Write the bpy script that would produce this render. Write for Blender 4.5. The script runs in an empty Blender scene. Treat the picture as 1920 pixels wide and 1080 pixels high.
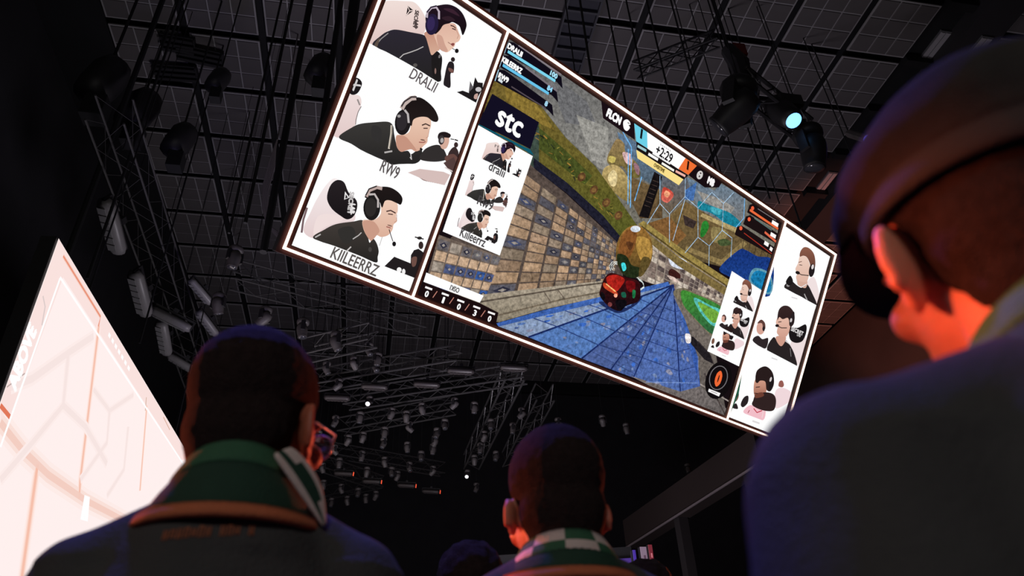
import bpy, bmesh, math, random
import numpy as np
from mathutils import Vector, Matrix, geometry, noise
random.seed(7)
scene = bpy.context.scene
COL = scene.collection

# ------------------------------------------------------------------ camera
F = 1372.49                                   # focal length in pixels of a 1920 px wide frame
PITCH, ROLL, YAW = .5941, -.0485, .2060
CAM = Vector((0, 0, 1.2))
_f = Vector((math.sin(YAW)*math.cos(PITCH), math.cos(YAW)*math.cos(PITCH), math.sin(PITCH)))
_r = Vector((math.cos(YAW), -math.sin(YAW), 0)); _u = _r.cross(_f)
RIGHT = _r*math.cos(ROLL) + _u*math.sin(ROLL)
UP = _u*math.cos(ROLL) - _r*math.sin(ROLL)
FWD = _f
cam = bpy.data.cameras.new('camera'); cam.sensor_width = 36; cam.lens = F/1920*36
cam.clip_start = .02; cam.clip_end = 200
cam.dof.use_dof = True; cam.dof.focus_distance = 11.5; cam.dof.aperture_fstop = 4.2
camo = bpy.data.objects.new('camera', cam); COL.objects.link(camo)
m = Matrix((RIGHT, UP, -FWD)).transposed().to_4x4(); m.translation = CAM
camo.matrix_world = m
scene.camera = camo

# ------------------------------------------------------------------ world, light, exposure
vs = scene.view_settings
vs.view_transform = 'Standard'; vs.look = 'None'; vs.exposure = 0; vs.gamma = 1; vs.use_curve_mapping = False
world = bpy.data.worlds.new('world'); scene.world = world; world.use_nodes = True
world.node_tree.nodes['Background'].inputs[0].default_value = (.62, .56, .60, 1)
world.node_tree.nodes['Background'].inputs[1].default_value = .036

def lamp(name, kind, loc, aim, energy, color, size=.3, angle=60, blend=.6, parent=None):
    d = bpy.data.lights.new(name, kind); d.energy = energy; d.color = color
    if kind == 'AREA': d.shape = 'DISK'; d.size = size
    else: d.shadow_soft_size = size
    if kind == 'SPOT': d.spot_size = math.radians(angle); d.spot_blend = blend
    o = bpy.data.objects.new(name, d); COL.objects.link(o)
    o.location = loc
    o.rotation_euler = (Vector(aim) - Vector(loc)).to_track_quat('-Z', 'Y').to_euler()
    return o
# added fill from floor level for ceiling and rig, then violet and orange light on the ceiling
lamp('ceiling_fill', 'AREA', (2, 15, 1.2), (3, 15, 16), 500, (.86, .80, .90), 3.0)
lamp('stage_uplight_violet', 'SPOT', (-3, 9, 1.5), (0, 13, 17), 330, (.50, .42, 1.0), .5, 95)
lamp('stage_uplight_orange', 'SPOT', (15, 17, 1.0), (18.5, 20, 17), 5200, (1, .30, .20), .5, 46)
# blue wash from above, orange washes from the left and from the right of the stage, added spots and fill
lamp('blue_wash', 'SPOT', (-1.4, 3.9, 8.8), (.3, .7, 1.5), 2500, (.13, .12, 1.0), .25, 30)
lamp('orange_wash', 'SPOT', (-5.0, 1.5, 2.6), (.4, .6, 1.5), 25, (1, .17, .075), .3, 50)
lamp('added_orange_spot', 'SPOT', (-5.0, 1.3, 2.1), (.375, .37, 1.478), 1900, (1, .22, .10), .06, 2.3, .35)  # this and the next two: tight spots added to light skin, sparing the jackets
lamp('added_orange_spot_middle', 'SPOT', (-4.0, 4.4, 2.5), (.30, 1.24, 1.55), 1700, (1, .16, .065), .12, 4.6, .35)
lamp('added_orange_spot_near', 'SPOT', (-4.2, 4.4, 2.5), (-.18, 1.04, 1.60), 1700, (1, .16, .065), .12, 4.2, .35)
lamp('orange_wash_front', 'SPOT', (4.5, 6.5, 2.0), (-.12, 1.05, 1.64), 1500, (1, .14, .06), .2, 7)
lamp('fill_from_behind', 'AREA', (-2.5, -7, 6.5), (0, 1, 1.4), 175, (1, .95, .90), 1.6)  # unseen fill added behind the camera for backs and collars

# ------------------------------------------------------------------ helpers
def ray(x, y): return RIGHT*((x-960)/F) - UP*((y-540)/F) + FWD
def at_height(x, y, z):                       # point seen at a pixel, z metres above the floor
    d = ray(x, y); return CAM + d*((z-CAM.z)/d.z)
def at_depth(x, y, t): return CAM + ray(x, y)*t
def project(p):
    q = Vector(p)-CAM; z = q.dot(FWD)
    return (960+F*q.dot(RIGHT)/z, 540-F*q.dot(UP)/z, z)
def lin(c):
    c = c/255.0
    return c/12.92 if c <= .04045 else ((c+.055)/1.055)**2.4
def rgb(r, g, b): return (lin(r), lin(g), lin(b), 1)

MATS = {}
def mat(name, col, rough=.7, metal=0, noise_amt=0, noise_scale=20, bump=0, bump_scale=60, emit=None, strength=1, sss=0, coat=0, spec=.5):
    if name in MATS: return MATS[name]
    mt = bpy.data.materials.new(name); mt.use_nodes = True
    nt = mt.node_tree; b = nt.nodes['Principled BSDF']
    b.inputs['Base Color'].default_value = (*col[:3], 1); b.inputs['Roughness'].default_value = rough
    b.inputs['Metallic'].default_value = metal
    b.inputs['Specular IOR Level'].default_value = spec
    if coat: b.inputs['Coat Weight'].default_value = coat
    tc = nt.nodes.new('ShaderNodeTexCoord')
    if noise_amt:
        n = nt.nodes.new('ShaderNodeTexNoise'); n.inputs['Scale'].default_value = noise_scale; n.inputs['Detail'].default_value = 4
        nt.links.new(tc.outputs['Object'], n.inputs['Vector'])
        mx = nt.nodes.new('ShaderNodeMix'); mx.data_type = 'RGBA'
        mx.inputs['A'].default_value = tuple(c*(1-noise_amt) for c in col[:3])+(1,)
        mx.inputs['B'].default_value = tuple(min(1, c*(1+noise_amt)) for c in col[:3])+(1,)
        nt.links.new(n.outputs['Fac'], mx.inputs['Factor']); nt.links.new(mx.outputs['Result'], b.inputs['Base Color'])
    if bump:
        n = nt.nodes.new('ShaderNodeTexNoise'); n.inputs['Scale'].default_value = bump_scale; n.inputs['Detail'].default_value = 3
        nt.links.new(tc.outputs['Object'], n.inputs['Vector'])
        bp = nt.nodes.new('ShaderNodeBump'); bp.inputs['Strength'].default_value = bump; bp.inputs['Distance'].default_value = .01
        nt.links.new(n.outputs['Fac'], bp.inputs['Height']); nt.links.new(bp.outputs['Normal'], b.inputs['Normal'])
    if sss:
        b.inputs['Subsurface Weight'].default_value = sss; b.inputs['Subsurface Radius'].default_value = (.02, .006, .003); b.inputs['Subsurface Scale'].default_value = .6
    if emit:
        b.inputs['Emission Color'].default_value = (*emit[:3], 1); b.inputs['Emission Strength'].default_value = strength
    MATS[name] = mt; return mt

def tag(o, label=None, cat=None, group=None, kind=None):
    if label: o['label'] = label
    if cat: o['category'] = cat
    if group: o['group'] = group
    if kind: o['kind'] = kind
    return o
def empty(name, loc=(0, 0, 0), rz=0):
    o = bpy.data.objects.new(name, None); COL.objects.link(o); o.location = loc; o.rotation_euler = (0, 0, rz); o.empty_display_size = .1
    return o
def obj(name, me, material=None, parent=None):
    o = bpy.data.objects.new(name, me); COL.objects.link(o)
    if material and not me.materials: me.materials.append(material)
    if parent: o.parent = parent
    return o
class MB:                                     # collects shapes into one mesh
    def __init__(s): s.v = []; s.f = []
    def add(s, v, f):
        n = len(s.v); s.v += [tuple(p) for p in v]; s.f += [tuple(i+n for i in q) for q in f]; return s
    def box(s, c, d, rot=None):
        c = Vector(c); v = []
        for x in (-1, 1):
            for y in (-1, 1):
                for z in (-1, 1):
                    p = Vector((x*d[0]/2, y*d[1]/2, z*d[2]/2))
                    if rot: p = rot @ p
                    v.append(c+p)
        return s.add(v, [(0, 1, 3, 2), (4, 6, 7, 5), (0, 4, 5, 1), (2, 3, 7, 6), (0, 2, 6, 4), (1, 5, 7, 3)])
    def tube(s, pts, r, n=6, caps=True):
        pts = [Vector(p) for p in pts]; rr = r if isinstance(r, (list, tuple)) else [r]*len(pts)
        v = []; f = []; a = None
        for i, p in enumerate(pts):
            t = (pts[min(i+1, len(pts)-1)]-pts[max(i-1, 0)]).normalized()
            if a is None:
                a = t.orthogonal().normalized()
            else:
                a = (a-t*a.dot(t)).normalized()
            b = t.cross(a)
            for k in range(n):
                w = 2*math.pi*k/n; v.append(p+(a*math.cos(w)+b*math.sin(w))*rr[i])
        for i in range(len(pts)-1):
            for k in range(n):
                f.append((i*n+k, i*n+(k+1) % n, (i+1)*n+(k+1) % n, (i+1)*n+k))
        if caps: f += [tuple(range(n-1, -1, -1)), tuple(range((len(pts)-1)*n, len(pts)*n))]
        return s.add(v, f)
    def lathe(s, prof, n=14, m=None):         # profile (radius, z)
        v = []; f = []
        for r, z in prof:
            for k in range(n):
                w = 2*math.pi*k/n; p = Vector((r*math.cos(w), r*math.sin(w), z)); v.append(m @ p if m else p)
        for i in range(len(prof)-1):
            for k in range(n): f.append((i*n+k, i*n+(k+1) % n, (i+1)*n+(k+1) % n, (i+1)*n+k))
        f += [tuple(range(n-1, -1, -1)), tuple(range((len(prof)-1)*n, len(prof)*n))]
        return s.add(v, f)
    def mesh(s, name, smooth=False):
        me = bpy.data.meshes.new(name); me.from_pydata(s.v, [], s.f); me.update()
        if smooth: me.polygons.foreach_set('use_smooth', [True]*len(me.polygons))
        return me
    def build(s, name, material, parent=None, smooth=False):
        return obj(name, s.mesh(name, smooth), material, parent)
def copy_tree(o, parent=None):
    c = o.copy(); COL.objects.link(c); c.parent = parent
    if parent: c.matrix_parent_inverse = o.matrix_parent_inverse
    for ch in o.children: copy_tree(ch, c)
    return c

# ------------------------------------------------------------------ the hall
HC = 17.7; HR = HC-1.2                         # ceiling height above floor / above camera
BLACK = mat('black_paint', (.006, .006, .008), .8, noise_amt=.3, noise_scale=2)
DARKWALL = mat('black_drape', (.020, .019, .024), .95, noise_amt=.35, noise_scale=1.2, bump=.4, bump_scale=3)
TILE = mat('ceiling_tile', (.115, .105, .108), .85, noise_amt=.16, noise_scale=1.1, bump=.15, bump_scale=40)
GRID = mat('ceiling_grid', (.34, .33, .34), .6)
STEEL = mat('rig_steel', (.16, .155, .16), .45, .3)
floor = MB().box((4, 16, -.15), (50, 60, .3)).build('floor', mat('hall_floor', (.05, .05, .055), .7, noise_amt=.2, noise_scale=.8)); tag(floor, 'dark floor of the arena hall', None, kind='structure')
ceil_o = MB().box((4, 18, HC+.35), (50, 64, .3)).build('ceiling', BLACK); tag(ceil_o, 'dark hall ceiling hung with square tile panels', None, kind='structure')
wl = MB().box((-9.2, 18, HC/2), (.3, 56, HC)).build('wall_left', DARKWALL); tag(wl, 'black draped side wall of the hall', None, kind='structure')
wf = MB().box((4, 33.5, HC/2), (50, .3, HC)).build('wall_far', DARKWALL); tag(wf, 'black draped far wall of the hall', None, kind='structure')
wr = MB().box((20.2, 18, HC/2), (.3, 56, HC)).build('wall_right', mat('brown_wall', (.11, .065, .055), .9, noise_amt=.3, noise_scale=.6)); tag(wr, 'dark brown side wall of the hall', None, kind='structure')

# tile panels of the ceiling: 3 x 3 tiles each
PX, PY = .1187*HR, .1138*HR
X0, Y0 = .849*HR, .683*HR
GAP = .20
SCR_QUAD = [(736, -81), (1565, 477), (1475, 828), (531, 465)]
def inside(q, poly):
    r = False
    for i in range(len(poly)):
        (x1, y1), (x2, y2) = poly[i], poly[i-1]
        if (y1 > q[1]) != (y2 > q[1]) and q[0] < (x2-x1)*(q[1]-y1)/(y2-y1)+x1: r = not r
    return r
panels = []
for k in range(1, 13):
    for j in range(-4, 19): panels.append((X0-k*PX+PX/2, Y0+j*PY+PY/2))
XR = .975*HR
for k in range(0, 2):
    for j in range(-4, 16): panels.append((XR+k*PX+PX/2, Y0+j*PY+PY/2+.35*PY))
seen = []
for (x, y) in panels:
    p = project((x, y, HC))
    if p[2] < 1 or not (-350 < p[0] < 2270 and -420 < p[1] < 1300) or y > 32 or x < -7 : continue
    vis = -40 < p[0] < 1960 and -40 < p[1] < 900 and not inside(p[:2], SCR_QUAD) and not (p[0] < 250) and not (p[0] > 1640 and p[1] > 160)
    seen.append((p[2] if vis else p[2]+1000, x, y, vis))
seen.sort()
wx, wy = PX-GAP, PY-GAP
plate = MB().box((0, 0, 0), (wx, wy, .04)).mesh('ceiling_panel')
tw, th = (wx-.05)/3, (wy-.05)/3
def tile_mb(mb, cx, cy, cz):
    a, b = tw/2-.017, th/2-.017
    v = [(cx+sx*a, cy+sy*b, cz+.012) for sx, sy in ((-1, -1), (1, -1), (1, 1), (-1, 1))]+[(cx+sx*(a-.012), cy+sy*(b-.012), cz-.012) for sx, sy in ((-1, -1), (1, -1), (1, 1), (-1, 1))]
    mb.add(v, [(7, 6, 5, 4), (0, 1, 5, 4), (1, 2, 6, 5), (2, 3, 7, 6), (3, 0, 4, 7)])
tmb = MB(); tile_mb(tmb, 0, 0, 0); tile_me = tmb.mesh('ceiling_tile'); tile_me.materials.append(TILE)
rest = MB()
for n, (d, x, y, vis) in enumerate(seen):
    po = obj('ceiling_panel', plate, GRID, ceil_o); po.location = (x, y, HC)
    for a in (-1, 0, 1):
        for b in (-1, 0, 1):
            if n < 33:
                t = obj('ceiling_tile', tile_me, TILE, po); t.location = (a*tw, b*th, -.034)
            else: tile_mb(rest, x+a*tw, y+b*th, HC-.034)
tag(rest.build('ceiling_tile_field', TILE, ceil_o), 'further dark ceiling tiles in a pale grid', None, kind='stuff')
def ceil_z(x, y):                             # underside of the ceiling above a point
    return HC-.05 if any(abs(x-px) < wx/2 and abs(y-py) < wy/2 for _, px, py, _ in seen) else HC+.195
# dropped beam between the two ceiling fields with strip lights
bm_ = MB(); bm_.box((15.42, 20, HC-.05), (1.1, 27, .5)); bo = bm_.build('trim_1', mat('beam_paint', (.022, .02, .024), .85, noise_amt=.2, noise_scale=1)); tag(bo, 'wide dark ceiling beam between the tile fields', None, kind='structure')
b2 = MB()
for j in range(-4, 17): b2.box((14.42, Y0+j*PY, HC+.05), (.8, .22, .3))
tag(b2.build('trim_2', BLACK), 'dark cross beams of the ceiling', None, kind='structure')
LAMPGREY = mat('strip_light_cover', (.42, .40, .43), .5, noise_amt=.1, noise_scale=30)
for pa, pb, lb in (((1766, 62), (1740, 112), 'grey strip light on the ceiling beam just above the cap'),
                   ((1565, 326), (1532, 357), 'grey strip light on the ceiling beam left of the cap'),
                   ((1853, 74), (1826, 96), 'reddish lit strip light beside the orange ceiling tiles')):
    zz = HC-.35 if 'reddish' in lb else HC+.145; a = at_height(*pa, zz); b = at_height(*pb, zz)
    L = abs(b.y-a.y)+.15; e = empty('strip_light', ((a.x+b.x)/2, (a.y+b.y)/2, zz)); tag(e, lb, 'strip light', 'strip lights on the ceiling beam')
    MB().box((0, 0, .02), (.34, L, .06)).build('housing', mat('strip_housing', (.12, .12, .13), .6), e)
    for s in (-1, 1): MB().box((s*.085, 0, -.02), (.13, L-.08, .03)).build('diffuser', LAMPGREY, e)
# dark service duct near the top of the big screen
e = empty('cable_duct', ((.268)*HR, 11.6, HC-.5)); tag(e, 'dark ladder-like cable duct above the big screen', 'duct')
MB().box((0, 0, .25), (.85, 3.4, .12)).build('tray', mat('duct_metal', (.03, .03, .045), .6), e)
for j in range(9): MB().box((0, -1.55+j*.39, .12), (.8, .06, .08)).build('rung', mat('duct_rung', (.06, .06, .075), .6), e)
for s in (-1, 1): MB().box((s*.42, 0, .15), (.05, 3.4, .16)).build('rail', MATS['duct_rung'], e)
# ------------------------------------------------------------------ LED screens
def emis_mat(name, noise_amt=0, scale=6, strength=1):
    mt = bpy.data.materials.new(name); mt.use_nodes = True; nt = mt.node_tree; nt.nodes.clear()
    out = nt.nodes.new('ShaderNodeOutputMaterial'); em = nt.nodes.new('ShaderNodeEmission'); at = nt.nodes.new('ShaderNodeAttribute'); at.attribute_name = 'Col'
    em.inputs['Strength'].default_value = strength
    src = at.outputs['Color']
    if noise_amt:
        tc = nt.nodes.new('ShaderNodeTexCoord'); n = nt.nodes.new('ShaderNodeTexNoise'); n.inputs['Scale'].default_value = scale; n.inputs['Detail'].default_value = 6; n.inputs['Roughness'].default_value = .7
        nt.links.new(tc.outputs['Object'], n.inputs['Vector'])
        mr = nt.nodes.new('ShaderNodeMapRange'); mr.inputs['From Min'].default_value = .3; mr.inputs['From Max'].default_value = .7
        mr.inputs['To Min'].default_value = 1-noise_amt; mr.inputs['To Max'].default_value = 1+noise_amt
        nt.links.new(n.outputs['Fac'], mr.inputs['Value'])
        vm = nt.nodes.new('ShaderNodeVectorMath'); vm.operation = 'SCALE'
        nt.links.new(at.outputs['Color'], vm.inputs[0]); nt.links.new(mr.outputs['Result'], vm.inputs['Scale']); src = vm.outputs['Vector']
    nt.links.new(src, em.inputs['Color']); nt.links.new(em.outputs[0], out.inputs[0])
    return mt
PIXELS = emis_mat('screen_pixels'); GAMEPIX = emis_mat('screen_pixels_game', .6, 15)
STRIP = mat('glowing_strip', (.8, .6, .5), .5, emit=(1, .80, .66), strength=2.2)
BEZEL = mat('bezel_brown_red', (.085, .018, .013), .7, noise_amt=.2, noise_scale=4)
BACKBOX = mat('screen_back', (.012, .011, .012), .8, noise_amt=.2, noise_scale=2)

class Plane:                                  # the picture plane of one LED screen
    def __init__(s, C, h, v): s.C = C; s.h = h; s.v = v; s.n = h.cross(v)   # n points at the viewers
    def uv(s, x, y):                          # point of the plane seen at a pixel of the photograph
        d = ray(x, y); t = (s.C-CAM).dot(s.n)/d.dot(s.n); p = CAM+d*t-s.C
        return (p.dot(s.h), p.dot(s.v))
    def root(s, name):
        o = empty(name); m = Matrix((s.h, s.v, s.n)).transposed().to_4x4(); m.translation = s.C; o.matrix_world = m; return o
def catmull(pts, n=5):
    r = []; L = len(pts)
    for i in range(L):
        p0, p1, p2, p3 = (np.array(pts[(i+k-1) % L], float) for k in range(4))
        for t in np.linspace(0, 1, n, endpoint=False):
            r.append(tuple(.5*((2*p1)+(p2-p0)*t+(2*p0-5*p1+4*p2-p3)*t*t+(3*p1-p0-3*p2+p3)*t**3)))
    return r
TEXTCACHE = {}
def glyphs(txt):
    if txt not in TEXTCACHE:
        cu = bpy.data.curves.new('lettering', 'FONT'); cu.body = txt; cu.align_x = 'CENTER'; cu.align_y = 'CENTER'; cu.resolution_u = 3
        o = bpy.data.objects.new('lettering', cu); COL.objects.link(o)
        me = bpy.data.meshes.new_from_object(o.evaluated_get(bpy.context.evaluated_depsgraph_get()))
        v = [tuple(p.co) for p in me.vertices]; f = [tuple(p.vertices) for p in me.polygons]
        bpy.data.objects.remove(o); bpy.data.curves.remove(cu); bpy.data.meshes.remove(me)
        xs = [p[0] for p in v]; ys = [p[1] for p in v]
        cx, cy, w, h = (min(xs)+max(xs))/2, (min(ys)+max(ys))/2, max(xs)-min(xs), max(ys)-min(ys)
        TEXTCACHE[txt] = ([((p[0]-cx)/w, (p[1]-cy)/h) for p in v], f, w/h)
    return TEXTCACHE[txt]
class Pic:                                    # one flat piece of the picture shown on a screen
    LAY = .00007
    def __init__(s, plane): s.P = plane; s.v = []; s.f = []; s.c = []; s.lay = 1; s.org = (0, 0, 1); s.scale = 1; s.o = None; s.map = None
    def crop(s, x0, y0, k): s.org = (x0, y0, k); return s
    def remap(s, c0=None, c1=None, k=1): s.map = (c0, c1, k) if c0 else None; return s   # repeat a picture smaller elsewhere on the plane
    def pt(s, p):
        x0, y0, k = s.org; q = s.P.uv(x0+p[0]/k, y0+p[1]/k)
        if s.map:
            a, b, m = s.map; mx, my = m if isinstance(m, tuple) else (m, m)
            q = (b[0]+(q[0]-a[0])*mx, b[1]+(q[1]-a[1])*my)
        return q
    def raw(s, uv, faces, cols, lay=None):
        n = len(s.v); z = (lay if lay is not None else s.lay)*s.LAY
        s.v += [(u, w, z) for u, w in uv]; s.f += [tuple(i+n for i in q) for q in faces]; s.c += cols
        if lay is None: s.lay += 1
    def poly(s, pts, col, col2=None, smooth=False, lay=None):
        if smooth: pts = catmull(pts)
        uv = [s.pt(p) for p in pts]
        tri = geometry.tessellate_polygon([[Vector((u, w, 0)) for u, w in uv]])
        if col2:
            ys = [p[1] for p in pts]; a, b = min(ys), max(ys)
            cols = [tuple(rgb(*col)[k]*(1-(y-a)/(b-a))+rgb(*col2)[k]*((y-a)/(b-a)) for k in range(4)) for y in ys]
        else: cols = [rgb(*col)]*len(uv)
        s.raw(uv, tri, cols, lay); return s
    def blob(s, pts, col, col2=None, lay=None): return s.poly(pts, col, col2, True, lay)
    def ell(s, c, rx, ry, col, rot=0, col2=None, n=24, lay=None):
        pts = []
        for k in range(n):
            a = 2*math.pi*k/n; x, y = rx*math.cos(a), ry*math.sin(a)
            pts.append((c[0]+x*math.cos(rot)-y*math.sin(rot), c[1]+x*math.sin(rot)+y*math.cos(rot)))
        return s.poly(pts, col, col2, lay=lay)
    def line(s, pts, w, col, lay=None):
        uv = [Vector(s.pt(p)) for p in pts]; x0, y0, k = s.org
        w = w*s.mpp()/k*((s.map[2] if not isinstance(s.map[2], tuple) else s.map[2][0]) if s.map else 1)
        v = []; f = []
        for i, p in enumerate(uv):
            t = (uv[min(i+1, len(uv)-1)]-uv[max(i-1, 0)]); t = t.normalized() if t.length else Vector((1, 0)); nn = Vector((-t.y, t.x))*w/2
            v += [tuple(p+nn), tuple(p-nn)]
        for i in range(len(uv)-1): f.append((2*i, 2*i+1, 2*i+3, 2*i+2))
        s.raw(v, f, [rgb(*col)]*len(v), lay); return s
    def mpp(s): return .0085                  # about the size of one photograph pixel on the screen, metres
    def text(s, txt, c, w, h, col, rot=0, bold=0, shear=0, lay=None):   # centre as pixel, width and height in metres on the screen
        gv, gf, asp = glyphs(txt); cu, cv = s.pt(c); m = s.map[2] if s.map else 1
        m = m if not isinstance(m, tuple) else m[1]
        def put(dx, dy):
            uv = []
            for x, y in gv:
                X, Y = (x*w+dx+y*shear*h)*m, (y*h+dy)*m
                uv.append((cu+X*math.cos(rot)-Y*math.sin(rot), cv+X*math.sin(rot)+Y*math.cos(rot)))
            s.raw(uv, gf, [rgb(*col)]*len(uv), s.lay if lay is None else lay)
        put(0, 0)
        if bold:
            for dx, dy in ((-bold, 0), (bold, 0), (0, bold), (0, -bold)): put(dx, dy)
        if lay is None: s.lay += 1
        return s
    def build(s, name, parent, material=PIXELS, base=0, label=None):
        me = bpy.data.meshes.new(name)
        me.from_pydata([(a, b, c+base) for a, b, c in s.v], [], s.f); me.update()
        at = me.color_attributes.new('Col', 'FLOAT_COLOR', 'POINT')
        at.data.foreach_set('color', [x for c in s.c for x in c])
        # every face looks at the viewers
        bm = bmesh.new(); bm.from_mesh(me)
        for fc in bm.faces:
            fc.normal_update()
            if fc.normal.z < 0: fc.normal_flip()
        bm.to_mesh(me); bm.free()
        o = obj(name, me, material, parent)
        if label: o['label'] = label
        return o

# ---- the big screen
SH = 4.0; K = SH/2.9
sy, st = -.5181, .5855
MC = CAM+Vector((2.8395, 6.56, 5.16))*K; MW = 7.7058*K
h_ = Vector((math.cos(sy), -math.sin(sy), 0)); n0 = Vector((math.sin(sy), math.cos(sy), 0)); v_ = Vector((0, 0, 1))*math.cos(st)-n0*math.sin(st)
MAIN = Plane(MC, h_, v_)
big = MAIN.root('led_screen'); tag(big, 'huge tilted three-part video screen hanging over the stage', 'screen')
W2, H2 = MW/2, SH/2; DV = MW*(.5-.1724)
fr = MB(); fr.box((0, 0, -.12), (MW+.12, SH+.12, .16)); fr.build('cabinet', BACKBOX, big)
bz = MB()
def bar(mb, x0, y0, x1, y1, w, z0, z1):
    if x0 == x1: mb.box((x0, (y0+y1)/2, (z0+z1)/2), (w, abs(y1-y0), z1-z0))
    else: mb.box(((x0+x1)/2, y0, (z0+z1)/2), (abs(x1-x0), w, z1-z0))
Z0, Z1 = -.04, .018
def slab(x0, x1, y0, y1): bz.box(((x0+x1)/2, (y0+y1)/2, (Z0+Z1)/2), (x1-x0, y1-y0, Z1-Z0))
O = .07; IN = .115
slab(-W2-O, W2+O, H2-.088, H2+O); slab(-W2-O, W2+O, -H2-O, -H2+.066)
slab(-W2-O, -W2+.078, -H2+.066, H2-.088); slab(W2-.12, W2+O, -H2+.066, H2-.088)
slab(-DV-.06, -DV+.066, -H2+.066, H2-.088); slab(DV-.085, DV+.05, -H2+.066, H2-.088)
bz.build('bezel', BEZEL, big)
for x0, y0, x1, y1 in ((-W2, H2, W2, H2), (-W2, -H2, W2, -H2), (-W2, -H2, -W2, H2), (W2, -H2, W2, H2), (-DV, -H2, -DV, H2), (DV, -H2, DV, H2)):
    s_ = MB(); t = .032 if abs(x0) != DV or x0 != x1 else .028
    bar(s_, x0-(t/2 if x0 != x1 else 0), y0, x1+(t/2 if x0 != x1 else 0), y1, t, .024, .05); s_.build('light_strip', STRIP, big)
def panel(x0, x1, y0, y1, name, col, label):
    y0 = -H2+.06; y1 = H2-.08
    p = Pic(MAIN); p.raw([(x0, y0), (x1, y0), (x1, y1), (x0, y1)], [(0, 1, 2, 3)], [rgb(*col)]*4); return p.build(name, big, label=label)
IN = .115
pl = panel(-W2+.07, -DV-.055, -H2+IN, H2-IN, 'player_panel', (255, 255, 255), 'white panel with three portraits of players facing right')
pg = panel(-DV+.06, DV-.08, -H2+IN*.6, H2-IN*.8, 'game_panel', (22, 14, 18), 'wide panel with a ball game in a tiled court')
pr = panel(DV+.045, W2-.11, -H2+IN*.8, H2-IN*.9, 'player_panel', (255, 255, 255), 'narrow white panel with three portraits of players facing left')

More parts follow.
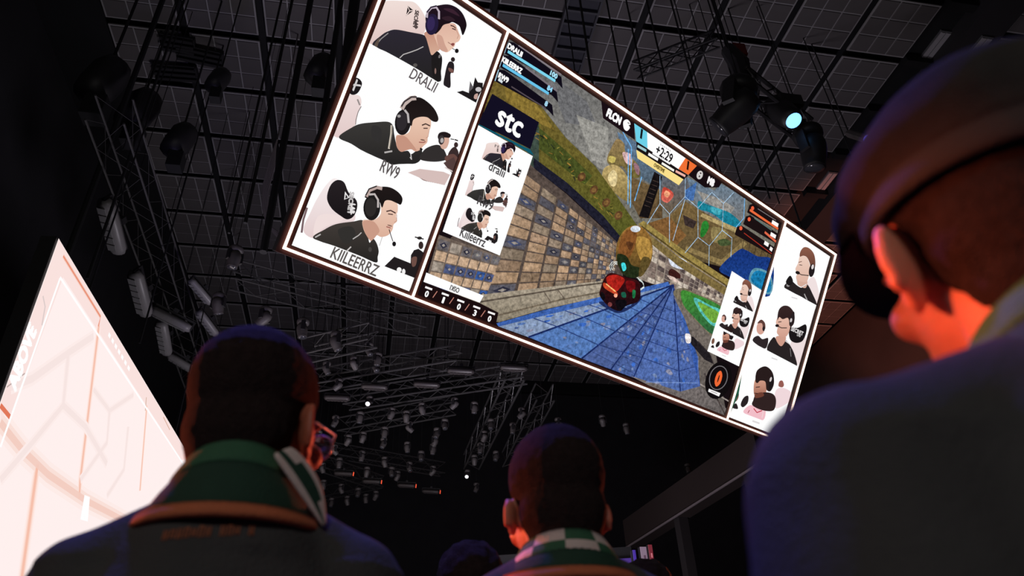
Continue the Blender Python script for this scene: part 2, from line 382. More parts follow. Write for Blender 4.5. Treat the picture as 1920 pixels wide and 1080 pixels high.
SK1, SK2, SKD = (214, 168, 148), (236, 196, 176), (170, 112, 92)
DK = (34, 30, 33)
def portrait_a(p):                            # head turned right, hair falling over the brow, white chair behind
    p.crop(520, 0, 3.6)
    p.blob([(720, 12), (860, 8), (930, 20), (985, 90), (1003, 150), (990, 222), (960, 232), (790, 200), (720, 230), (655, 302), (617, 285), (640, 210), (690, 90)], (240, 222, 216), (224, 196, 192))
    p.poly([(880, 40), (920, 72), (868, 108)], (40, 34, 36)); p.line([(880, 45), (892, 74), (870, 104)], 5, (236, 216, 210)); p.line([(892, 74), (918, 72)], 5, (236, 216, 210))
    p.text('SECRET', (934, 132), .235, .05, (70, 58, 58), -1.36, .004); p.text('LAB', (938, 164), .1, .048, (70, 58, 58), -1.36, .004)
    p.blob([(640, 303), (700, 240), (745, 212), (800, 200), (900, 218), (985, 236), (1012, 262), (1040, 372), (1072, 345), (1100, 366), (1112, 400), (1104, 480), (1092, 552), (950, 470), (830, 402), (730, 348)], (44, 40, 50), (36, 34, 34))
    p.blob([(1040, 372), (1075, 350), (1100, 368), (1108, 410), (1092, 548), (1050, 520)], (30, 27, 28))
    p.line([(825, 392), (850, 368), (905, 350), (945, 335), (985, 315)], 5, (190, 186, 184)); p.line([(668, 300), (700, 262), (748, 224)], 5, (150, 146, 146))
    p.blob([(655, 300), (690, 255), (672, 318)], (92, 78, 70))
    p.ell((930, 440), 14, 12, (90, 86, 84)); p.ell((1066, 480), 6, 20, (140, 110, 104)); p.ell((1095, 380), 8, 14, (120, 116, 116), .4)
    p.blob([(990, 225), (1030, 210), (1070, 250), (1095, 330), (1072, 348), (1040, 372), (1022, 320), (1005, 262)], (196, 142, 122), (214, 172, 150))
    p.blob([(1058, 232), (1085, 185), (1150, 160), (1195, 160), (1212, 190), (1226, 225), (1236, 252), (1222, 280), (1202, 290), (1196, 312), (1178, 330), (1150, 352), (1126, 350), (1092, 326), (1070, 275)], (222, 178, 160), (236, 200, 178))
    p.blob([(1075, 240), (1110, 245), (1130, 300), (1150, 345), (1120, 348), (1088, 320)], (206, 160, 142))
    p.blob([(1170, 298), (1186, 290), (1196, 298), (1184, 312)], (150, 80, 76)); p.line([(1150, 285), (1172, 300), (1190, 300)], 3, (120, 70, 66))
    p.line([(1168, 172), (1188, 178), (1204, 192)], 6, (60, 36, 34)); p.line([(1178, 192), (1204, 202)], 6, (70, 44, 46)); p.line([(1205, 200), (1222, 240), (1212, 262)], 3, (180, 130, 112))
    p.blob([(1000, 140), (1004, 90), (1030, 52), (1080, 38), (1150, 30), (1210, 52), (1252, 96), (1276, 160), (1268, 205), (1250, 238), (1238, 205), (1228, 178), (1205, 160), (1180, 150), (1160, 158), (1120, 170), (1095, 205), (1060, 230), (1020, 190)], (34, 20, 32), (22, 14, 18))
    p.blob([(1120, 60), (1180, 62), (1230, 110), (1180, 90)], (58, 34, 48)); p.blob([(1110, 120), (1160, 110), (1200, 140), (1140, 140)], (48, 30, 40))
    p.ell((1042, 165), 44, 72, (36, 28, 58), .1); p.ell((1036, 160), 26, 48, (52, 40, 84), .1)
    p.line([(1008, 120), (1012, 80), (1040, 52), (1072, 50), (1090, 78), (1090, 130)], 13, (190, 176, 190)); p.line([(1008, 85), (1035, 50), (1075, 40)], 8, (52, 40, 60))
    p.line([(1180, 328), (1198, 336)], 4, (30, 26, 28)); p.ell((1210, 344), 13, 15, (24, 22, 24))
    p.ell((1184, 402), 14, 16, (44, 34, 36)); p.blob([(1142, 450), (1158, 418), (1180, 418), (1192, 440), (1188, 490), (1168, 500), (1166, 590), (1122, 574), (1130, 505)], (38, 32, 36)); p.blob([(1155, 458), (1185, 470), (1184, 492), (1158, 480)], (120, 84, 78))
    p.poly([(1210, 622), (1250, 612), (1292, 628), (1300, 555), (1318, 590), (1334, 520), (1352, 556), (1386, 560), (1384, 600), (1356, 650), (1340, 694)], (30, 26, 28)); p.ell((1356, 604), 20, 16, (200, 196, 198)); p.poly([(1290, 625), (1300, 548), (1322, 592)], (96, 92, 96)); p.blob([(1330, 640), (1352, 632), (1346, 668), (1326, 664)], (196, 160, 150))
    p.poly([(612, 287), (1346, 703), (1330, 752), (592, 336)], (255, 255, 255))
def portrait_b(p):                            # head turned right, short hair, second player behind
    p.crop(520, 0, 3.6)
    p.blob([(470, 650), (515, 640), (556, 650), (566, 700), (540, 780), (528, 840), (500, 862), (415, 926), (378, 915), (430, 770)], (238, 220, 218), (226, 202, 200))
    p.line([(566, 718), (545, 755), (530, 810), (528, 842)], 4, (120, 110, 110))
    p.blob([(512, 528), (548, 530), (571, 562), (556, 608), (534, 634), (505, 640), (484, 622), (490, 575)], (28, 24, 26)); p.text('X', (524, 574), .10, .12, (210, 206, 206), -.6, .006)
    p.line([(540, 670), (556, 710)], 9, (150, 140, 138))
    p.blob([(414, 926), (500, 862), (560, 836), (650, 826), (745, 822), (780, 850), (788, 905), (806, 985), (832, 1022), (880, 1018), (905, 1040), (958, 1002), (978, 1030), (965, 1080), (930, 1104), (880, 1106), (820, 1108), (760, 1112), (716, 1082), (600, 1034), (500, 972)], (58, 56, 54), (36, 34, 34))
    p.blob([(640, 850), (700, 870), (690, 960), (640, 930)], (50, 48, 48)); p.line([(770, 846), (768, 900), (752, 1005)], 11, (214, 204, 190)); p.line([(772, 850), (770, 900), (757, 1000)], 3, (90, 80, 70)); p.line([(722, 1030), (775, 1020)], 9, (180, 176, 174)); p.line([(900, 1040), (905, 1078), (895, 1060)], 6, (210, 206, 204))
    p.blob([(905, 805), (940, 786), (1000, 776), (1032, 798), (1036, 850), (1020, 895), (1014, 932), (1010, 962), (985, 986), (962, 1012), (930, 1022), (900, 1006), (870, 1014), (832, 1024), (804, 985), (802, 915), (850, 910), (892, 885)], (236, 200, 178), (216, 170, 148))
    p.blob([(804, 920), (860, 920), (900, 960), (940, 1018), (900, 1008), (868, 1016), (832, 1024), (806, 985)], (198, 148, 128))
    p.line([(975, 846), (1000, 836), (1030, 850)], 7, (62, 42, 40)); p.line([(985, 866), (1014, 866)], 6, (78, 54, 50)); p.line([(1024, 880), (1016, 925), (1002, 930)], 3, (190, 140, 122)); p.line([(955, 960), (985, 962), (1000, 956)], 6, (160, 96, 88)); p.ell((980, 945), 16, 5, (128, 96, 86), .2)
    p.blob([(838, 745), (858, 695), (905, 666), (960, 658), (1015, 690), (1062, 740), (1086, 796), (1076, 822), (1046, 818), (1010, 792), (960, 790), (918, 808), (905, 850), (885, 830), (865, 790)], (26, 20, 20), (36, 28, 28))
    p.ell((846, 826), 54, 86, (30, 27, 29), .08); p.ell((840, 820), 36, 62, (46, 42, 46), .08); p.ell((820, 784), 12, 10, (160, 156, 156))
    p.line([(838, 735), (856, 700), (900, 664), (935, 660)], 26, (196, 178, 172)); p.line([(836, 720), (858, 685), (905, 655), (940, 655)], 9, (60, 52, 54)); p.line([(858, 742), (880, 770), (886, 830)], 13, (186, 180, 180))
    p.line([(962, 1002), (978, 1012)], 12, (26, 24, 26))
    p.blob([(962, 1075), (985, 1018), (1030, 988), (1085, 978), (1120, 1005), (1142, 1055), (1130, 1082), (1050, 1092)], (50, 46, 46)); p.blob([(1095, 930), (1150, 915), (1158, 955), (1140, 1000), (1110, 1004), (1095, 970)], (214, 172, 154)); p.blob([(1082, 930), (1092, 898), (1130, 890), (1168, 908), (1160, 930), (1120, 930), (1104, 960)], (34, 26, 28)); p.ell((1106, 945), 20, 32, (56, 50, 52), .1); p.ell((1110, 948), 11, 17, (180, 174, 172), .1)
    p.ell((1205, 978), 14, 18, (60, 44, 44)); p.blob([(1150, 1050), (1172, 1006), (1200, 992), (1222, 1030), (1210, 1075), (1175, 1086)], (58, 44, 44)); p.line([(1168, 938), (1192, 942)], 5, (30, 26, 28)); p.line([(1195, 942), (1218, 950)], 7, (34, 30, 30)); p.blob([(1130, 1060), (1190, 1040), (1222, 1090), (1150, 1100)], (104, 72, 66))
    p.poly([(880, 1165), (960, 1140), (1120, 1160), (1165, 1180), (1128, 1250), (1010, 1222)], (214, 190, 186)); [p.line([(905+i*26, 1158+i*5), (985+i*14, 1215+i*2), (1010+i*14, 1222+i*3)], 5, (150, 120, 116), 9) for i in range(8)]
    p.poly([(1120, 1100), (1190, 1060), (1212, 1110), (1190, 1180), (1150, 1140)], (84, 62, 60)); p.line([(1130, 1130), (1185, 1160)], 7, (220, 208, 206))
    p.poly([(372, 914), (600, 1031), (716, 1084), (770, 1112), (755, 1140), (600, 1085), (360, 960)], (255, 255, 255))
def portrait_c(p):                            # head turned right, mic on a boom, black headrest behind
    p.crop(520, 250, 3.0864)
    p.blob([(150, 560), (195, 450), (232, 375), (290, 290), (340, 262), (400, 330), (450, 470), (430, 515), (340, 525), (270, 560), (208, 606)], (246, 236, 236), (228, 206, 206)); p.line([(172, 430), (150, 500), (140, 575)], 9, (120, 96, 100)); p.blob([(235, 480), (330, 470), (380, 500), (280, 540), (210, 590)], (240, 222, 220))
    p.blob([(348, 270), (386, 284), (412, 342), (456, 386), (461, 432), (441, 480), (404, 498), (366, 478), (318, 440), (290, 392), (290, 346), (312, 294)], (38, 32, 35), (24, 20, 23))
    p.poly([(391, 336), (416, 372), (386, 384)], (244, 242, 242)); p.poly([(396, 352), (408, 372), (392, 378)], (40, 34, 36)); p.text('SECRET', (424, 404), .28, .055, (200, 196, 196), -1.32, .006); p.text('LAB', (436, 436), .12, .055, (228, 224, 224), -1.32, .006)
    p.blob([(206, 606), (270, 558), (340, 525), (440, 510), (494, 504), (518, 560), (532, 632), (552, 608), (574, 636), (586, 680), (580, 715), (570, 748), (470, 706), (330, 652)], (66, 60, 56), (36, 34, 33))
    p.blob([(350, 560), (430, 540), (450, 600), (390, 640)], (50, 48, 46)); p.line([(436, 612), (470, 590), (486, 574)], 5, (186, 182, 180)); p.line([(396, 686), (426, 656)], 6, (200, 196, 194)); p.line([(218, 602), (250, 584)], 6, (190, 186, 184)); p.ell((536, 672), 10, 14, (70, 66, 64))
    p.blob([(496, 502), (560, 500), (598, 465), (600, 402), (640, 384), (690, 402), (696, 448), (686, 478), (692, 508), (672, 528), (666, 556), (642, 588), (602, 600), (572, 590), (542, 622), (516, 592), (496, 548)], (238, 204, 184), (218, 172, 150))
    p.blob([(498, 508), (556, 510), (590, 560), (574, 590), (542, 620), (516, 590), (498, 546)], (202, 154, 134))
    p.line([(630, 452), (655, 446), (684, 462)], 6, (72, 48, 46)); p.line([(640, 466), (668, 470)], 5, (84, 58, 54)); p.line([(690, 470), (690, 506), (676, 516)], 3, (190, 142, 124)); p.line([(630, 540), (655, 548)], 5, (160, 96, 88)); p.ell((650, 534), 15, 4, (140, 104, 92), .3)
    p.blob([(506, 372), (532, 326), (582, 310), (648, 312), (698, 340), (723, 376), (714, 412), (690, 404), (652, 388), (622, 392), (606, 430), (592, 400), (570, 370)], (32, 25, 25), (24, 20, 20))
    p.ell((546, 430), 49, 74, (30, 28, 28), .05); p.ell((540, 428), 33, 54, (46, 43, 42), .05); p.line([(514, 366), (532, 330), (575, 312), (606, 320)], 16, (188, 166, 160)); p.line([(510, 360), (530, 322), (575, 305)], 6, (40, 34, 34)); p.line([(530, 354), (562, 352), (582, 385), (582, 430)], 10, (192, 184, 182))
    p.line([(646, 556), (656, 590), (668, 625)], 4, (40, 36, 38)); p.ell((675, 640), 11, 14, (26, 24, 26)); p.line([(606, 600), (590, 650)], 2, (140, 130, 128))
    p.poly([(618, 770), (676, 714), (770, 752), (772, 705), (790, 676), (816, 668), (846, 690), (850, 740), (836, 800), (790, 836), (740, 822)], (34, 29, 31)); p.ell((830, 648), 14, 22, (52, 40, 40)); p.line([(795, 600), (846, 612)], 6, (52, 46, 46)); p.ell((822, 606), 14, 9, (40, 36, 36)); p.ell((704, 790), 14, 15, (248, 246, 246)); p.ell((730, 800), 10, 16, (244, 242, 242)); p.blob([(776, 722), (806, 716), (800, 762), (780, 770)], (110, 78, 70))
    p.poly([(108, 571), (792, 836), (772, 905), (86, 640)], (255, 255, 255))
def portrait_d(p):                            # fair hair, head turned left
    p.crop(1300, 400, 2.57)
    p.blob([(548, 335), (582, 308), (606, 395), (592, 442), (566, 392)], (240, 224, 224))
    p.blob([(438, 358), (468, 326), (500, 348), (522, 358), (546, 340), (572, 384), (592, 442), (520, 402)], (40, 34, 35)); p.ell((456, 346), 8, 8, (150, 146, 146)); p.line([(534, 388), (548, 418)], 8, (170, 166, 166)); p.blob([(445, 330), (466, 300), (480, 330), (462, 348)], (28, 24, 26))
    p.blob([(498, 308), (546, 320), (542, 358), (518, 354), (500, 340)], (214, 172, 154)); p.line([(496, 316), (500, 340)], 6, (230, 226, 226)); p.line([(520, 356), (544, 342)], 6, (230, 226, 226))
    p.blob([(514, 205), (546, 212), (562, 260), (556, 300), (544, 330), (510, 326), (494, 308), (500, 290), (491, 268), (504, 240)], (236, 206, 190), (222, 180, 162))
    p.blob([(512, 208), (516, 182), (534, 163), (560, 170), (582, 200), (587, 250), (574, 292), (560, 296), (562, 250), (548, 214), (530, 204)], (142, 92, 74), (74, 44, 38))
    p.ell((570, 275), 14, 32, (34, 28, 30), .15); p.ell((574, 258), 6, 12, (220, 212, 212), .2); p.line([(498, 284), (520, 296), (556, 300)], 5, (36, 28, 28)); p.ell((502, 286), 11, 8, (30, 24, 25), .3); p.line([(506, 236), (522, 232)], 4, (110, 72, 62)); p.line([(510, 248), (524, 250)], 4, (70, 50, 50))
    p.poly([(432, 356), (595, 444), (588, 462), (428, 376)], (255, 255, 255)); p.line([(472, 404), (500, 412)], 6, (214, 210, 212))
def portrait_e(p):                            # dark fringe, black headrest, second player behind
    p.crop(1300, 400, 2.57)
    p.blob([(484, 600), (540, 600), (524, 690), (494, 735), (462, 660)], (238, 222, 222))
    p.blob([(290, 600), (312, 590), (332, 606), (360, 602), (346, 652), (290, 620)], (46, 38, 40)); p.blob([(306, 540), (322, 520), (340, 530), (340, 570), (322, 584), (306, 570)], (214, 164, 148)); p.blob([(308, 530), (326, 512), (344, 528), (346, 556), (336, 560), (330, 530)], (94, 62, 56)); p.ell((338, 556), 6, 12, (40, 32, 34))
    p.blob([(462, 548), (500, 552), (540, 535), (544, 570), (526, 614), (492, 624), (464, 604)], (26, 22, 24)); p.text('SECRET', (500, 568), .42, .075, (220, 216, 216), .05, .006); p.text('LAB', (508, 586), .12, .06, (190, 186, 186), .05, .004)
    p.blob([(354, 658), (386, 596), (410, 626), (440, 608), (468, 640), (490, 690), (494, 738), (420, 700)], (40, 34, 35)); p.line([(440, 612), (462, 628)], 7, (220, 216, 216)); p.line([(466, 650), (470, 690)], 4, (150, 146, 146)); p.blob([(398, 594), (440, 590), (444, 610), (424, 640), (404, 622)], (206, 156, 138))
    p.blob([(408, 500), (450, 496), (466, 540), (452, 588), (424, 596), (402, 576), (406, 546), (397, 528)], (232, 190, 172), (208, 158, 140))
    p.blob([(404, 515), (410, 468), (432, 446), (462, 450), (486, 484), (484, 530), (466, 545), (456, 505), (430, 510), (414, 500)], (56, 38, 38), (40, 26, 27))
    p.ell((474, 508), 10, 36, (40, 32, 34), .25); p.ell((470, 515), 5, 10, (214, 206, 206), .2); p.line([(400, 540), (424, 552), (450, 552)], 5, (38, 28, 28)); p.ell((403, 541), 9, 7, (28, 22, 24)); p.line([(408, 524), (424, 522)], 5, (60, 40, 40))
    p.poly([(283, 622), (504, 738), (498, 756), (278, 642)], (255, 255, 255)); p.line([(376, 696), (404, 706)], 6, (214, 210, 212))
def portrait_f(p):                            # dark hair, hand at the mouth, pink striped shirt
    p.crop(1300, 400, 2.57)
    p.blob([(400, 850), (430, 840), (470, 862), (470, 900), (400, 940), (390, 890)], (240, 216, 220)); p.blob([(410, 832), (414, 810), (428, 806), (436, 826), (428, 838)], (150, 92, 84))
    p.ell((205, 880), 13, 28, (120, 82, 66), .2); p.blob([(185, 935), (205, 915), (214, 942)], (40, 32, 34)); p.blob([(232, 905), (246, 884), (264, 880), (262, 912), (240, 934), (228, 925)], (40, 34, 36))
    p.blob([(240, 955), (270, 925), (300, 930), (345, 936), (336, 996), (270, 975)], (242, 190, 200)); p.line([(270, 948), (262, 962)], 5, (150, 40, 60)); p.line([(290, 940), (306, 960), (330, 950)], 6, (190, 40, 60)); p.line([(338, 945), (330, 985)], 6, (240, 220, 222))
    p.blob([(298, 800), (340, 800), (352, 850), (335, 884), (302, 886), (290, 858)], (216, 160, 138), (150, 92, 74))
    p.blob([(288, 900), (300, 876), (345, 862), (385, 872), (398, 905), (384, 950), (330, 948), (284, 925)], (48, 34, 34)); p.blob([(296, 872), (330, 862), (338, 880), (300, 890)], (110, 62, 50))
    p.blob([(298, 806), (306, 758), (346, 737), (380, 765), (388, 818), (372, 856), (352, 850), (346, 812), (322, 806), (308, 818)], (40, 28, 28)); p.ell((374, 818), 9, 40, (30, 25, 27), .2); p.ell((372, 800), 5, 12, (214, 206, 206), .3); p.line([(300, 838), (320, 836)], 5, (60, 40, 38)); p.line([(292, 866), (310, 868)], 4, (34, 26, 26))
    p.poly([(178, 938), (360, 1008), (352, 1030), (172, 962)], (255, 255, 255)); p.line([(284, 1000), (318, 1012)], 10, (222, 218, 218))

def portrait(fn, parent, label, remap=None, base=.003):
    p = Pic(MAIN)
    if remap: p.remap(*remap)
    fn(p); p.build('player_portrait', parent, base=base, label=label)
    return p
for fn, lb in ((portrait_a, 'portrait with hair over the brow and dark headset'), (portrait_b, 'portrait with short hair and large black headset'), (portrait_c, 'portrait with boom mic and black headrest')): portrait(fn, pl, lb)
for fn, lb in ((portrait_d, 'portrait with fair swept hair'), (portrait_e, 'portrait with dark fringe beside a black headrest'), (portrait_f, 'portrait with hand at the mouth and pink shirt')): portrait(fn, pr, lb)
def words(parent, items, base=.010):
    for txt, c, w, h, col, rot, bold, shear in items:
        p = Pic(MAIN); p.text(txt, c, w, h, col, rot, bold, shear); p.build('lettering', parent, base=base)
words(pl, (('DRALII', (794, 151), .40, .145, (96, 88, 90), -.02, .002, .1), ('RW9', (731, 318), .26, .16, (92, 86, 86), -.02, .003, 0), ('KIILEERRZ', (666, 491), .66, .145, (92, 86, 84), -.02, .003, .05)))
# ---- the game picture
G = Pic(MAIN)
def quadgrid(p, q, nu, nv, colfn, gap=.06, lay=None, warp=None):
    """tiles of a receding wall drawn on the screen: q = TL, TR, BR, BL"""
    A = []
    dst = [np.array(a, float) for a in q]
    M = []
    for (x, y), d in zip(((0, 0), (1, 0), (1, 1), (0, 1)), dst):
        M.append([x, y, 1, 0, 0, 0, -d[0]*x, -d[0]*y, -d[0]]); M.append([0, 0, 0, x, y, 1, -d[1]*x, -d[1]*y, -d[1]])
    Hm = np.linalg.svd(np.array(M))[2][-1].reshape(3, 3)
    def f(u, v):
        w = Hm @ np.array((u, v, 1)); return (w[0]/w[2], w[1]/w[2])
    L = p.lay if lay is None else lay
    for i in range(nu):
        for j in range(nv):
            c = colfn(i, j)
            if c is None: continue
            g = gap
            pts = [f((i+a)/nu, (j+b)/nv) for a, b in ((g, g), (1-g, g), (1-g, 1-g), (g, 1-g))]
            p.poly(pts, c, lay=L)
            if isinstance(c, tuple) and c[2] > c[0]-6 and random.random() < .9:      # patterned tile
                k = random.choice([(70, 78, 110), (120, 118, 120), (46, 46, 62)])
                p.poly([f((i+a)/nu, (j+b)/nv) for a, b in ((.5, .2), (.8, .5), (.5, .8), (.2, .5))], k, lay=L+1)
                p.poly([f((i+a)/nu, (j+b)/nv) for a, b in ((.5, .36), (.64, .5), (.5, .64), (.36, .5))], (150, 142, 134), lay=L+2)
            else:
                p.poly([f((i+a)/nu, (j+b)/nv) for a, b in ((g+.04, g+.05), (.5, g+.05), (.5, 1-g-.05), (g+.04, 1-g-.05))], tuple(min(255, x+10) for x in c), lay=L+1)
    p.lay = L+3
# sky and distance
G.poly([(938, 70), (962, 72), (1130, 186), (1300, 302), (1462, 416), (1440, 520), (1250, 470), (1130, 400), (1000, 280), (925, 160)], (96, 96, 96), (120, 116, 104))
G.poly([(962, 76), (1128, 190), (1168, 260), (1150, 330), (1118, 312), (1062, 258), (1008, 190), (1000, 140)], (92, 92, 94), (138, 136, 130))
G.poly([(1020, 130), (1100, 190), (1120, 240), (1060, 230)], (106, 106, 108)); G.poly([(1080, 215), (1140, 240), (1140, 310), (1110, 300)], (150, 148, 142))
G.crop(1060, 150, 3.0864)
G.poly([(300, 300), (480, 400), (640, 560), (560, 640), (420, 560), (330, 430)], (96, 122, 150), (80, 92, 100))
G.blob([(262, 400), (300, 340), (340, 370), (350, 420), (420, 490), (430, 560), (380, 560), (330, 500), (290, 510), (240, 470)], (148, 124, 84), (106, 96, 50)); G.blob([(330, 420), (378, 430), (384, 490), (350, 480)], (222, 184, 184)); G.blob([(395, 480), (425, 500), (425, 550), (405, 530)], (150, 110, 120)); G.blob([(255, 440), (290, 450), (280, 480), (250, 470)], (196, 178, 96))
G.blob([(215, 570), (225, 510), (280, 490), (330, 520), (380, 600), (400, 690), (350, 700), (270, 640)], (190, 166, 110), (128, 110, 62)); G.blob([(245, 560), (275, 520), (300, 550), (290, 610), (262, 610)], (224, 204, 150))
G.poly([(380, 560), (560, 640), (560, 800), (430, 800), (380, 700)], (112, 92, 62), (92, 72, 48))
G.poly([(515, 530), (560, 560), (480, 800), (425, 790)], (22, 18, 20)); [G.line([(505-i*8, 580+i*24), (538-i*8, 592+i*24)], 4, (70, 56, 50), 16) for i in range(7)]
G.lay = 17
G.poly([(560, 560), (700, 560), (760, 650), (680, 700), (600, 790), (545, 720)], (92, 98, 108), (110, 92, 68))
G.blob([(570, 620), (610, 640), (625, 670), (590, 710), (555, 690), (558, 650)], (190, 60, 44), (220, 110, 96)); G.blob([(580, 640), (605, 655), (590, 680), (570, 665)], (236, 160, 120))
G.poly([(700, 560), (860, 640), (900, 600), (1040, 680), (1030, 800), (900, 870), (760, 740)], (104, 126, 146), (120, 116, 110)); G.poly([(760, 640), (900, 690), (980, 740), (950, 780), (800, 700)], (150, 146, 140)); G.poly([(690, 640), (760, 590), (740, 700), (690, 690)], (70, 110, 170))
G.blob([(770, 700), (820, 720), (905, 750), (960, 775), (1016, 830), (985, 850), (950, 850), (880, 795), (830, 765), (770, 745)], (30, 132, 152), (24, 118, 142)); G.blob([(840, 735), (900, 750), (890, 780), (850, 765)], (70, 168, 184))
G.poly([(600, 790), (690, 700), (765, 745), (830, 780), (960, 860), (1040, 880), (1200, 970), (1190, 1070), (1050, 985), (980, 990), (900, 1080), (780, 1050), (660, 980), (470, 830)], (118, 96, 60), (92, 78, 52))
G.poly([(480, 830), (600, 790), (700, 900), (640, 960)], (124, 88, 50)); G.poly([(680, 780), (760, 820), (740, 860), (690, 840)], (58, 46, 44)); G.blob([(790, 830), (815, 815), (830, 850), (800, 905), (780, 900)], (40, 124, 46)); G.blob([(850, 850), (940, 880), (900, 940), (850, 930)], (140, 124, 80)); G.blob([(880, 930), (930, 920), (960, 950), (900, 960)], (70, 84, 50))
G.poly([(790, 770), (1000, 860), (985, 885), (780, 790)], (172, 152, 104)); G.poly([(700, 960), (900, 1040), (1030, 930), (1050, 950), (905, 1075), (690, 985)], (138, 118, 76)); [G.line([(1040+i*36, 890+i*16), (1020+i*36, 985+i*14)], 6, (62, 50, 38), 44) for i in range(5)]
G.lay = 45
G.blob([(890, 1090), (1000, 985), (1045, 985), (1110, 1020), (1200, 1048), (1180, 1250), (1040, 1190), (950, 1140)], (22, 50, 120), (30, 68, 140)); G.blob([(1060, 1160), (1090, 1090), (1170, 1110), (1200, 1180), (1180, 1240), (1110, 1210)], (96, 150, 170)); G.blob([(1075, 1165), (1100, 1105), (1165, 1122), (1190, 1185), (1170, 1230)], (24, 120, 170))
# leafy arch and dark rim round the court
G.crop(0, 0, 1)
G.poly([(922, 152), (950, 152), (1002, 184), (1060, 258), (1116, 312), (1152, 362), (1195, 424), (1165, 452), (1128, 412), (1062, 348), (1002, 300), (975, 310), (905, 215)], (112, 94, 44), (84, 88, 36))
G.poly([(1002, 232), (1060, 282), (1110, 330), (1096, 346), (1050, 310), (1002, 272)], (70, 78, 34)); G.poly([(945, 160), (1004, 192), (1040, 245), (1000, 226), (950, 190)], (134, 112, 50)); G.poly([(1000, 226), (1010, 232), (1010, 330), (985, 312), (990, 260)], (60, 74, 66))
for i in range(46):
    t = random.random(); x = 1000+t*150; y = 240+t*160+random.uniform(-12, 16); a = random.uniform(-1, 1)
    G.line([(x, y), (x+7*math.cos(a), y+9*math.sin(a)+4)], random.uniform(1, 2.4), random.choice([(48, 58, 30), (140, 128, 56), (96, 108, 40), (34, 40, 36), (150, 112, 50)]), 62+i % 3)
G.lay = 66
for i in range(4): G.ell((1090+i*23, 332+i*24), 7, 9, (96, 66, 40), .6, lay=66); G.ell((1090+i*23, 332+i*24), 4, 5, (130, 96, 54), .6, lay=67)
G.lay = 68
G.poly([(1000, 296), (1062, 342), (1130, 404), (1168, 450), (1160, 462), (1128, 424), (1062, 362), (1000, 316)], (30, 30, 44))
# tiled court wall
def wallcol(i, j):
    h = (i*7+j*13+(i*j) % 5) % 4
    b = random.uniform(.86, 1.1)
    c = {0: (86, 84, 92), 1: (168, 138, 110), 2: (150, 124, 100), 3: (98, 92, 96)}[(i+j) % 2*1+(2 if h == 0 else 0)] if h != 3 else (144, 126, 108)
    return tuple(int(x*b) for x in c)
G.poly([(800, 545), (812, 480), (985, 300), (1004, 318), (1062, 364), (1130, 428), (1164, 462), (1168, 528), (1080, 540), (905, 566)], (84, 72, 66))
quadgrid(G, [(975, 318), (1158, 458), (1150, 528), (905, 560)], 13, 11, wallcol)
def wallcol2(i, j):
    return ((188, 158, 130) if j % 2 else random.choice([(74, 84, 120), (150, 138, 126), (52, 86, 150), (104, 98, 100)]))
G.poly([(790, 556), (822, 440), (935, 480), (905, 562)], (110, 96, 86)); quadgrid(G, [(822, 446), (940, 482), (910, 560), (796, 545)], 6, 5, wallcol2)
# stone ledge
G.poly([(800, 560), (905, 552), (1080, 532), (1150, 524), (1158, 540), (1128, 556), (1020, 580), (935, 604), (920, 602)], (170, 158, 140), (132, 122, 104)); G.line([(900, 566), (1085, 536), (1150, 528)], 3, (90, 80, 70)); G.line([(930, 592), (1050, 562), (1130, 547)], 3, (112, 100, 84)); G.line([(1020, 548), (1032, 566)], 2, (110, 98, 86)); G.line([(1045, 543), (1058, 560)], 2, (110, 98, 86))
# far checker wall and gilded rim
G.poly([(1205, 430), (1250, 455), (1360, 535), (1352, 580), (1278, 548), (1215, 530), (1190, 520)], (128, 116, 106), (160, 146, 134))
def chk(i, j): return (random.choice([(176, 160, 144), (196, 184, 170), (120, 104, 96), (84, 72, 70)]))
quadgrid(G, [(1218, 452), (1362, 548), (1350, 582), (1212, 528)], 16, 7, chk, .08)
G.blob([(1255, 478), (1285, 488), (1285, 505), (1258, 498)], (214, 220, 232)); G.line([(1262, 488), (1280, 494)], 5, (250, 250, 255))
G.poly([(1196, 420), (1206, 414), (1280, 468), (1372, 528), (1366, 540), (1275, 482)], (150, 130, 70)); G.line([(1202, 424), (1278, 480), (1368, 540)], 3, (84, 70, 40))
G.poly([(1205, 430), (1275, 484), (1366, 542), (1362, 556), (1270, 498), (1204, 444)], (122, 104, 62))
# blue court floor
FLOORP = [(930, 606), (1024, 580), (1127, 556), (1200, 540), (1252, 528), (1264, 552), (1284, 600), (1307, 667), (1312, 726), (1275, 736), (1187, 708), (1090, 672), (990, 632), (934, 612)]
G.poly(FLOORP, (66, 104, 178), (48, 80, 158))
VPX = (1262, 534)
ends = [(934, 612), (990, 632), (1090, 672), (1145, 692), (1187, 708), (1275, 736), (1312, 726)]
shades = [(132, 150, 180), (84, 120, 180), (76, 96, 150), (72, 94, 150), (80, 106, 168), (74, 100, 164)]
for i in range(6): G.poly([VPX, ends[i], ends[i+1]], shades[i], lay=G.lay)
G.lay += 1
for i in range(90):
    k = random.randrange(6); a, b = np.array(ends[k]), np.array(ends[k+1]); t = random.uniform(.35, .98); w = random.uniform(.1, .8)
    P = lambda t_, w_: tuple(np.array(VPX)*(1-t_)+(a*(1-w_)+b*w_)*t_)
    r_ = random.uniform(.4, 1.2); G.blob([P(t, w), P(t+.03*r_, w+.09*r_), P(min(1, t+.05*r_), w+.03), P(t+.03*r_, w-.08*r_)], random.choice([(116, 136, 178), (60, 104, 190), (134, 136, 160), (92, 124, 184), (64, 88, 150)]), lay=G.lay+i % 2)
G.lay += 2
for e_ in ends[1:6]: G.line([VPX, e_], 3.4, (26, 42, 96), lay=G.lay)
